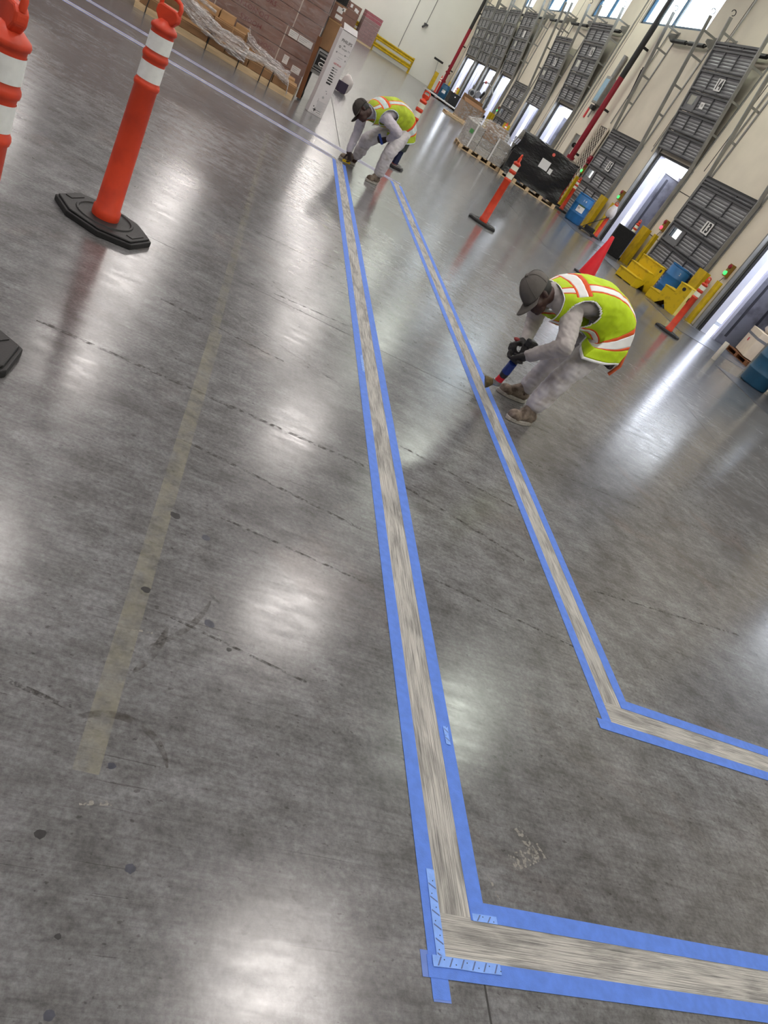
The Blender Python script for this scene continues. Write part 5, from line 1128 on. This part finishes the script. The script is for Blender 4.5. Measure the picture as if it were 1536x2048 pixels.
def worker(label, base, J, mats, tool=None):
    base = Vector(base); V = {k: Vector(v) for k, v in J.items() if k not in ('spine', 'vspine', 'A', 'B', 'Bf', 'vA', 'vB', 'vBf', 'sag', 'arm', 'handL', 'handR', 'patch', 'drop')}
    fw = V['face'].normalized(); up = V['crown']; up = (up - fw * up.dot(fw)).normalized(); rt = fw.cross(up).normalized(); hc = V['head']
    H = lambda x, y, z: hc + fw * x + rt * y + up * z
    R = Matrix((fw, rt, up)).transposed()
    # --- body: one continuous skin mesh
    b = MB()
    b.ball(H(0.0, 0, 0.035), 0.100, 18, sc_=(0.98, 0.78, 0.92), R=R); b.ball(H(0.02, 0, -0.02), 0.085, 16, sc_=(0.95, 0.80, 1.0), R=R)
    b.ball(H(0.045, 0, -0.085), 0.045, 14, sc_=(1, 1.05, 0.8), R=R); b.ball(H(0.075, 0, -0.098), 0.020, 10, R=R)          # jaw, chin
    chain(b, [(H(0.092, 0, 0.012), 0.011), (H(0.106, 0, -0.018), 0.013), (H(0.112, 0, -0.030), 0.014)]); b.ball(H(0.100, 0.013, -0.034), 0.010, 8); b.ball(H(0.100, -0.013, -0.034), 0.010, 8)
    chain(b, [(H(0.086, -0.035, 0.022), 0.012), (H(0.094, 0, 0.026), 0.011), (H(0.086, 0.035, 0.022), 0.012)])                # brow
    chain(b, [(H(0.086, -0.020, -0.062), 0.009), (H(0.097, 0, -0.060), 0.010), (H(0.086, 0.020, -0.062), 0.009)]); chain(b, [(H(0.085, -0.016, -0.072), 0.009), (H(0.094, 0, -0.074), 0.010), (H(0.085, 0.016, -0.072), 0.009)])
    for s_ in (-1, 1):
        b.ball(H(0.058, s_ * 0.050, -0.030), 0.030, 10, R=R); b.ball(H(-0.008, s_ * 0.080, -0.012), 0.030, 12, sc_=(0.62, 0.34, 1.0), R=R)
    nb = V['neck']; sp = [Vector(p) for p in J['spine']]
    chain(b, [(H(-0.03, 0, -0.05), 0.060), (nb.lerp(hc, 0.45), 0.058), (nb, 0.066)])
    for L_ in torso_capsules(sp): chain(b, L_)
    for s_ in ('L', 'R'):
        chain(b, [(nb, 0.06), (V['sh' + s_], 0.052), (V['el' + s_], 0.038), (V['wr' + s_], 0.028), (V['wr' + s_] + (V['wr' + s_] - V['el' + s_]).normalized() * 0.04, 0.026)])
        chain(b, [(sp[0], 0.09), (V['hip' + s_], 0.080), (V['kn' + s_], 0.056), (V['an' + s_], 0.038), (V['an' + s_] + Vector((0, 0, -0.05)), 0.038)])
    me = remesh(b, 0.0075, 3)
    body = finish(me, 'person', mats['skin'], None, base); body.location = base
    tag(body, label, 'person')
    for s_ in (-1, 1): MB().ball(H(0.084, s_ * 0.032, 0.002) - base, 0.0105, 12).build('eye', M['eye'], body, 80)
    # hair under the cap rim
    b = MB(); b.ball(H(-0.022, 0, 0.015), 0.096, 18, sc_=(0.90, 0.86, 0.85), R=R); hm = finish(remesh(b, 0.008, 2), 'hair', M['hair'], body, base)
    # --- cap
    b = MB(); n, m = 30, 10; vs = []
    for i in range(m + 1):
        th = (PI / 2) * i / m
        for j in range(n):
            a = 2 * PI * j / n; x = math.cos(a); y = math.sin(a); k = math.cos(th) ** 0.75
            vs.append(H(0.112 * x * k + 0.002, 0.092 * y * k, 0.020 + 0.030 * (-x) * (1 - i / m) * 0.9 + 0.118 * math.sin(th) + 0.004 * noise.noise(Vector((x * 3, y * 3, i * .4)))) - base)
    b.add(vs, [(i * n + j, i * n + (j + 1) % n, (i + 1) * n + (j + 1) % n, (i + 1) * n + j) for i in range(m) for j in range(n)])
    cap = b.build('cap', mats['cap'], body, 60); so = cap.modifiers.new('t', 'SOLIDIFY'); so.thickness = 0.004
    b = MB(); vs = []; na, nr = 18, 6
    for i in range(na + 1):
        a = math.radians(-72 + 144 * i / na); ex = 0.082 * math.cos(a * 0.95) ** 0.6 if abs(a * 0.95) < PI / 2 else 0
        for j in range(nr + 1):
            q = j / nr; x = 0.112 * math.cos(a) + ex * q; y = 0.092 * math.sin(a) * (1 - 0.06 * q); z = -0.008 + 0.027 * (1 - math.cos(a)) - 0.006 * q - 0.030 * q * (y / 0.09) ** 2
            vs.append(H(x, y, z) - base)
    b.add(vs, [(i * (nr + 1) + j, (i + 1) * (nr + 1) + j, (i + 1) * (nr + 1) + j + 1, i * (nr + 1) + j + 1) for i in range(na) for j in range(nr)])
    br = b.build('brim', mats['cap'], cap, 60); so = br.modifiers.new('t', 'SOLIDIFY'); so.thickness = 0.004
    MB().ball(H(0, 0, 0.142) - base, 0.010, 10).build('cap_button', mats['cap'], cap, 80)
    for q in range(6):
        a = q * PI / 3; pth = [H(0.114 * math.cos(a) * math.cos(t_) ** 0.75 + 0.002, 0.094 * math.sin(a) * math.cos(t_) ** 0.75, 0.021 - 0.027 * math.cos(a) * (1 - t_ / (PI / 2)) + 0.120 * math.sin(t_)) - base for t_ in [0.05 + 0.15 * i for i in range(10)]]
        MB().tube(pth, 0.0016, 5).build('seam', mats['cap'], cap)
    # --- shirt
    side0, side1 = V['side0'], V['side1']
    A, B, Bf = J['A'], J['B'], J['Bf']
    rings = torso_surface(sp, side0, side1, A, B, Bf, 24, 40)
    b = MB(); n = 40; vs = [q for r in rings for q in r]
    fs = [(i * n + j, i * n + (j + 1) % n, (i + 1) * n + (j + 1) % n, (i + 1) * n + j) for i in range(len(rings) - 1) for j in range(n)] + [tuple(range(n)), tuple((len(rings) - 1) * n + j for j in range(n))]
    b.add(vs, fs)
    chain(b, [(nb.lerp(sp[-1], 0.3), 0.084), (nb.lerp(hc, 0.18), 0.074)])
    for s_ in ('L', 'R'): chain(b, [(nb, 0.070), (V['sh' + s_], 0.066)])
    for s_ in ('L', 'R'):
        wv = (V['wr' + s_] - V['el' + s_]).normalized()
        chain(b, [(sp[-1].lerp(V['sh' + s_], 0.3), 0.092), (V['sh' + s_], 0.074), (V['sh' + s_].lerp(V['el' + s_], 0.5), 0.066), (V['el' + s_], 0.060), (V['el' + s_].lerp(V['wr' + s_], 0.5), 0.052), (V['wr' + s_] + wv * 0.0, 0.044)])
    def folds(co): return 0.007 * noise.noise(co * 16) + 0.005 * noise.noise(Vector((co.x * 30, co.y * 30, co.z * 55)))
    finish(remesh(b, 0.0075, 3), 'shirt', mats['shirt'], body, base, folds)
    # --- trousers
    b = MB(); pel = sp[0]
    chain(b, [(V['hipL'], 0.105), (pel + Vector((0, 0, 0.03)), 0.125), (V['hipR'], 0.105)]); chain(b, [(pel, 0.125), (sp[1], 0.105)])
    for s_ in ('L', 'R'):
        hp, kn, an = V['hip' + s_], V['kn' + s_], V['an' + s_]
        chain(b, [(hp, 0.105), (hp.lerp(kn, 0.5), 0.098), (kn, 0.086), (kn.lerp(an, 0.45), 0.082), (kn.lerp(an, 0.75), 0.080), (kn.lerp(an, 0.88), 0.074)])
    def folds2(co): return 0.012 * noise.noise(Vector((co.x * 7, co.y * 7, co.z * 11))) + 0.007 * noise.noise(Vector((co.x * 16, co.y * 16, co.z * 38)))
    tr = remesh(b, 0.009, 3); finish(tr, 'trousers', mats['pants'], body, base, folds2)
    # --- vest: lime cells, orange borders, white stripes
    k, n = 90, 180
    rings = torso_surface(J['vspine'], side0, side1, J['vA'], J['vB'], J['vBf'], k, n, 0.0, J.get('sag', 0.05))
    for i, r in enumerate(rings):
        for j in range(n):
            p = r[j]; r[j] = p + (p - sum(r[::30], Vector()) / len(r[::30])).normalized() * (0.008 * noise.noise(p * 11) + 0.004 * noise.noise(p * 28))
    for i, r in enumerate(rings):
        s = i / k
        if s < 0.38:
            for j in range(n):
                sn = math.sin(2 * PI * j / n); w_ = (1 - s / 0.38) * abs(sn)
                r[j] = r[j] + Vector((0, 0, -J.get('drop', 0.03))) * w_ + side0 * (0.035 * w_ * (1 if sn > 0 else -1))
    if 'flap' in J:
        for i, r in enumerate(rings):
            s = i / k
            if s < 0.5:
                for j in range(n):
                    ph = 360.0 * j / n; w_ = (1 - s / 0.5) * max(0.0, 1 - abs(ph - 118) / 52)
                    r[j] = r[j] + Vector(J['flap']) * w_
    cells = {'vest': [], 'vest_binding': [], 'reflective_stripe': []}
    ac, ar = J.get('arm', (0.755, 0.155)), 36.0
    for i in range(k):
        s = (i + 0.5) / k
        for j in range(n):
            ph = 360.0 * (j + 0.5) / n; ph = ph - 360 if ph > 180 else ph; ap = abs(ph)
            e = ((ap - 106) / ar) ** 2 + ((s - ac[0]) / ac[1]) ** 2
            if e < 1: continue
            if ap > 171 or (ap > 150 and s > 0.72 + (171 - ap) * 0.012): continue
            kind = 'vest'
            stripes = []
            if e < 1.16 or s < 0.018 or s > 0.985 or ap > 168: kind = 'reflective_stripe'
            elif 0.17 <= s <= 0.27: kind = 'reflective_stripe'
            elif 0.145 <= s < 0.17 or 0.27 < s <= 0.295: kind = 'vest_binding'
            elif 0.74 <= s <= 0.83 and ap < 58: kind = 'reflective_stripe'
            elif (0.715 <= s < 0.74 or 0.83 < s <= 0.855) and ap < 58: kind = 'vest_binding'
            elif s > 0.295 and 30 <= ap <= 44: kind = 'reflective_stripe'
            elif s > 0.295 and (26 <= ap < 30 or 44 < ap <= 48): kind = 'vest_binding'
            elif s > 0.295 and 136 <= ap <= 148: kind = 'reflective_stripe'
            elif s > 0.295 and (132 <= ap < 136 or 148 < ap <= 152): kind = 'vest_binding'
            cells[kind].append((i * n + j, i * n + (j + 1) % n, (i + 1) * n + (j + 1) % n, (i + 1) * n + j))
    allv = [q - base for r in rings for q in r]; vest = None
    for nm, mt in (('vest', mats['lime']), ('vest_binding', M['vorange']), ('reflective_stripe', mats['silver'])):
        used = sorted({x for f in cells[nm] for x in f}); ix = {u: q for q, u in enumerate(used)}
        o = MB().add([allv[u] for u in used], [tuple(ix[x] for x in f) for f in cells[nm]]).build(nm, mt, vest or body, 70)
        so = o.modifiers.new('t', 'SOLIDIFY'); so.thickness = 0.004; so.offset = 0
        vest = vest or o
    # --- gloves
    for s_ in ('L', 'R'):
        g = MB(); hd = J['hand' + s_]; hand(g, V['wr' + s_] + Vector(hd[0]).normalized() * 0.03, hd[0], hd[1], hd[2], hd[3])
        go = finish(remesh(g, 0.0045, 2), 'glove', mats['glove'], body, base)
        if J.get('patch'):
            pn = Vector(hd[1]); dd = Vector(hd[0]).normalized(); pn = (pn - dd * pn.dot(dd)).normalized()
            MB().ball(V['wr' + s_] + dd * 0.075 - pn * 0.022 - base, 0.030, 12, sc_=(1, 1, 0.5)).build('knuckle_patch', M['glove_red'] if s_ == 'R' else mats['glove'], go, 70)
    for s_ in ('L', 'R'):
        boot(body, base, J['heel' + s_], J['toe' + s_], V['an' + s_], V['an' + s_] + Vector((0, 0, 0.06)))
    return body
def torso_capsules(sp):
    return [list(zip(sp, (0.09, 0.09, 0.092, 0.08, 0.052)))]

J1 = dict(
    head=(2.01, 4.46, 0.825), face=(-0.3866, -0.3553, -0.8478), crown=(-0.9194, 0.0920, 0.3831), neck=(2.15, 4.52, 0.87),
    spine=[(2.73, 4.67, 0.80), (2.66, 4.65, 0.90), (2.50, 4.61, 0.945), (2.32, 4.56, 0.925), (2.19, 4.52, 0.875)],
    side0=(0.30, -0.95, 0.0), side1=(0.30, -0.95, 0.08),
    A=[0.17, 0.165, 0.165, 0.175, 0.12], B=[0.10, 0.105, 0.115, 0.105, 0.06], Bf=[0.12, 0.12, 0.12, 0.115, 0.07],
    flap=(-0.19, -0.06, -0.03),
    vspine=[(2.71, 4.67, 0.71), (2.715, 4.67, 0.82), (2.655, 4.65, 0.905), (2.50, 4.61, 0.945), (2.32, 4.56, 0.925), (2.21, 4.525, 0.885), (2.13, 4.50, 0.85)],
    vA=[0.235, 0.225, 0.210, 0.20, 0.208, 0.19, 0.135], vB=[0.12, 0.132, 0.14, 0.145, 0.135, 0.105, 0.085], vBf=[0.18, 0.172, 0.16, 0.15, 0.15, 0.13, 0.11], sag=0.07,
    shL=(2.285, 4.405, 0.815), shR=(2.16, 4.68, 0.80), elL=(2.265, 4.19, 0.665), elR=(2.27, 4.83, 0.60), wrL=(2.20, 4.41, 0.455), wrR=(2.235, 4.66, 0.475),
    hipL=(2.70, 4.57, 0.78), hipR=(2.75, 4.76, 0.78), knL=(2.56, 4.47, 0.44), knR=(2.60, 4.81, 0.42), anL=(2.475, 4.43, 0.125), anR=(2.545, 4.82, 0.125),
    handL=((-0.55, 0.35, -0.75), (-0.5, 0.75, 0.3), (0.6, 0.75, 0.6), 1), handR=((-0.75, -0.45, -0.45), (-0.1, -0.6, -0.8), (0.6, 0.75, 0.6), 1),
    heelL=(2.56, 4.455, 0), toeL=(2.295, 4.345, 0), heelR=(2.615, 4.835, 0), toeR=(2.335, 4.80, 0), patch=True)
W1 = worker('worker in lime vest and grey cap bending over a power tool beside the tape', (2.55, 4.6, 0), J1,
       dict(skin=M['skin'], cap=M['cap'], shirt=M['shirt'], pants=M['pants'], lime=M['lime'], silver=M['silver'], glove=M['glove']))
J2 = dict(
    head=(1.15, 10.18, 0.70), face=(-0.4630, -0.3083, -0.8267), crown=(-0.8415, 0.3791, 0.3338), neck=(1.275, 10.28, 0.745),
    spine=[(1.78, 10.62, 0.75), (1.70, 10.58, 0.84), (1.56, 10.49, 0.87), (1.42, 10.38, 0.83), (1.31, 10.31, 0.77)],
    side0=(0.70, -0.71, 0.05), side1=(0.75, -0.62, 0.22),
    A=[0.17, 0.165, 0.165, 0.175, 0.12], B=[0.10, 0.105, 0.115, 0.105, 0.06], Bf=[0.12, 0.12, 0.12, 0.115, 0.07],
    vspine=[(1.80, 10.63, 0.67), (1.77, 10.62, 0.76), (1.69, 10.57, 0.84), (1.56, 10.49, 0.87), (1.42, 10.38, 0.84), (1.32, 10.315, 0.79), (1.25, 10.265, 0.73)],
    vA=[0.21, 0.205, 0.20, 0.20, 0.205, 0.19, 0.135], vB=[0.11, 0.122, 0.138, 0.147, 0.135, 0.105, 0.085], vBf=[0.17, 0.165, 0.155, 0.15, 0.15, 0.13, 0.11], sag=0.06,
    shL=(1.465, 10.215, 0.765), shR=(1.20, 10.43, 0.69), elL=(1.65, 10.05, 0.71), elR=(1.245, 10.50, 0.43), wrL=(1.62, 10.28, 0.57), wrR=(1.245, 10.46, 0.19),
    hipL=(1.82, 10.53, 0.73), hipR=(1.70, 10.72, 0.72), knL=(1.70, 10.25, 0.43), knR=(1.42, 10.62, 0.38), anL=(1.705, 10.30, 0.125), anR=(1.40, 10.73, 0.12),
    handL=((-0.75, 0.1, -0.65), (-0.3, 0.6, 0.3), (0.6, 0.75, 0.6), 1), handR=((0.45, -0.05, -0.9), (-0.8, -0.3, -0.3), (0.5, 0.6, 0.5), 1),
    heelL=(1.76, 10.36, 0), toeL=(1.57, 10.17, 0), heelR=(1.445, 10.80, 0), toeR=(1.185, 10.66, 0))
W2 = worker('farther worker crouching over the tape end with one hand near the boot', (1.6, 10.45, 0), J2,
       dict(skin=M['skin'], cap=M['cap2'], shirt=M['shirt2'], pants=M['pants'], lime=M['lime2'], silver=M['silver2'], glove=mat('dark_brown_glove', srgb(46, 32, 30), 0.65, 0, 0.3)))

# power tool of the nearer worker
t = thing('power_tool', 'cordless right-angle tool with a wire cup brush held by the nearer worker', 'power tool', (2.2, 4.6, 0), 0)
Q = lambda x, y, z: (x - 2.2, y - 4.6, z)
a0, a1, a2, a3 = Vector(Q(2.215, 4.62, 0.12)), Vector(Q(2.215, 4.60, 0.19)), Vector(Q(2.19, 4.53, 0.33)), Vector(Q(2.225, 4.54, 0.47))
MB().cyl(a0, a1, 0.030, 0.028, 16).build('gear_neck', M['tool_red'], t, 40)
MB().cyl(a0 + Vector((0, 0.0, -0.015)), a0 + Vector((0, 0, 0.015)), 0.036, n=16).build('head', M['galv'], t, 40)
MB().cyl(a0 + Vector((0.02, 0, 0.0)), a0 + Vector((-0.03, 0.005, -0.012)), 0.026, 0.024, 16).build('spindle', M['galv'], t, 40)
b0 = a0 + Vector((-0.03, 0.005, -0.012)); bd = Vector((-0.85, 0.1, -0.5)).normalized()
MB().cyl(b0, b0 + bd * 0.035, 0.024, 0.042, 24).cyl(b0 + bd * 0.035, b0 + bd * 0.055, 0.042, 0.046, 24).build('wire_brush', M['brush'], t, 40)
MB().cyl(a1, a1.lerp(a2, 0.3), 0.030, 0.033, 16).build('collar', M['tool_blk'], t, 40)
MB().cyl(a1.lerp(a2, 0.3), a1.lerp(a2, 0.95), 0.033, 0.031, 16).build('motor_body', M['tool_blue'], t, 40)
MB().cyl(a2, a3, 0.028, 0.030, 14).build('handle', M['tool_blk'], t, 40)
bevel(MB().box(a3 + Vector((0.0, 0.0, 0.025)), (0.075, 0.06, 0.06), 0.4).build('battery', M['tool_blk'], t), 0.012, 2)
# scraper in the farther worker's hands
t = thing('scraper', 'blue scraper held at the knee of the farther worker', 'scraper', (1.52, 10.24, 0.52), 0)
MB().box((0, 0, 0), (0.03, 0.03, 0.13), R=Matrix.Rotation(-0.8, 3, 'Y')).build('blade', M['tool_blue'], t)
t = thing('utility_knife', 'small yellow knife held to the tape by the farther worker', 'knife', (1.27, 10.42, 0.045), 0)
MB().box((0, 0, 0), (0.12, 0.022, 0.03), 0.5).build('body', M['yellow'], t)
# belt things of the nearer worker
t = thing('tool_pouch', 'orange strapped pouch with rolled white cloth at the nearer worker\'s hip', 'pouch', (2.845, 4.60, 0.66), 0)
bevel(MB().box((0, 0, 0), (0.05, 0.12, 0.13), 0.3).build('pouch_body', mat('dark_pouch', srgb(60, 52, 54), 0.6), t), 0.02, 2)
MB().tube([(0.03, -0.06, -0.09), (0.055, -0.07, 0.0), (0.05, -0.03, 0.10), (0.03, 0.05, 0.13), (0.0, 0.08, 0.08)], 0.014, 8).build('strap_loop', M['rope'], t, 50)
b = MB().ball((-0.01, -0.0, 0.17), 0.06, 14, sc_=(0.6, 1.0, 1.5)); b.v = [tuple(Vector(v) + noise.noise_vector(Vector(v) * 14) * 0.012) for v in b.v]; b.build('cloth', M['bag'], t, 60)
t = thing('tool_pouch', 'grey net pouch hanging at the farther worker\'s hip', 'pouch', (1.87, 10.50, 0.58), 0)
bevel(MB().box((0, 0, 0), (0.12, 0.10, 0.16), 0.7).build('pouch_body', mat('grey_net', srgb(78, 84, 76), 0.7, 0, 0.4, 40), t), 0.03, 3)
MB().box((0.0, 0.03, -0.17), (0.08, 0.06, 0.18), 0.7).build('dark_flap', M['navy'], t)
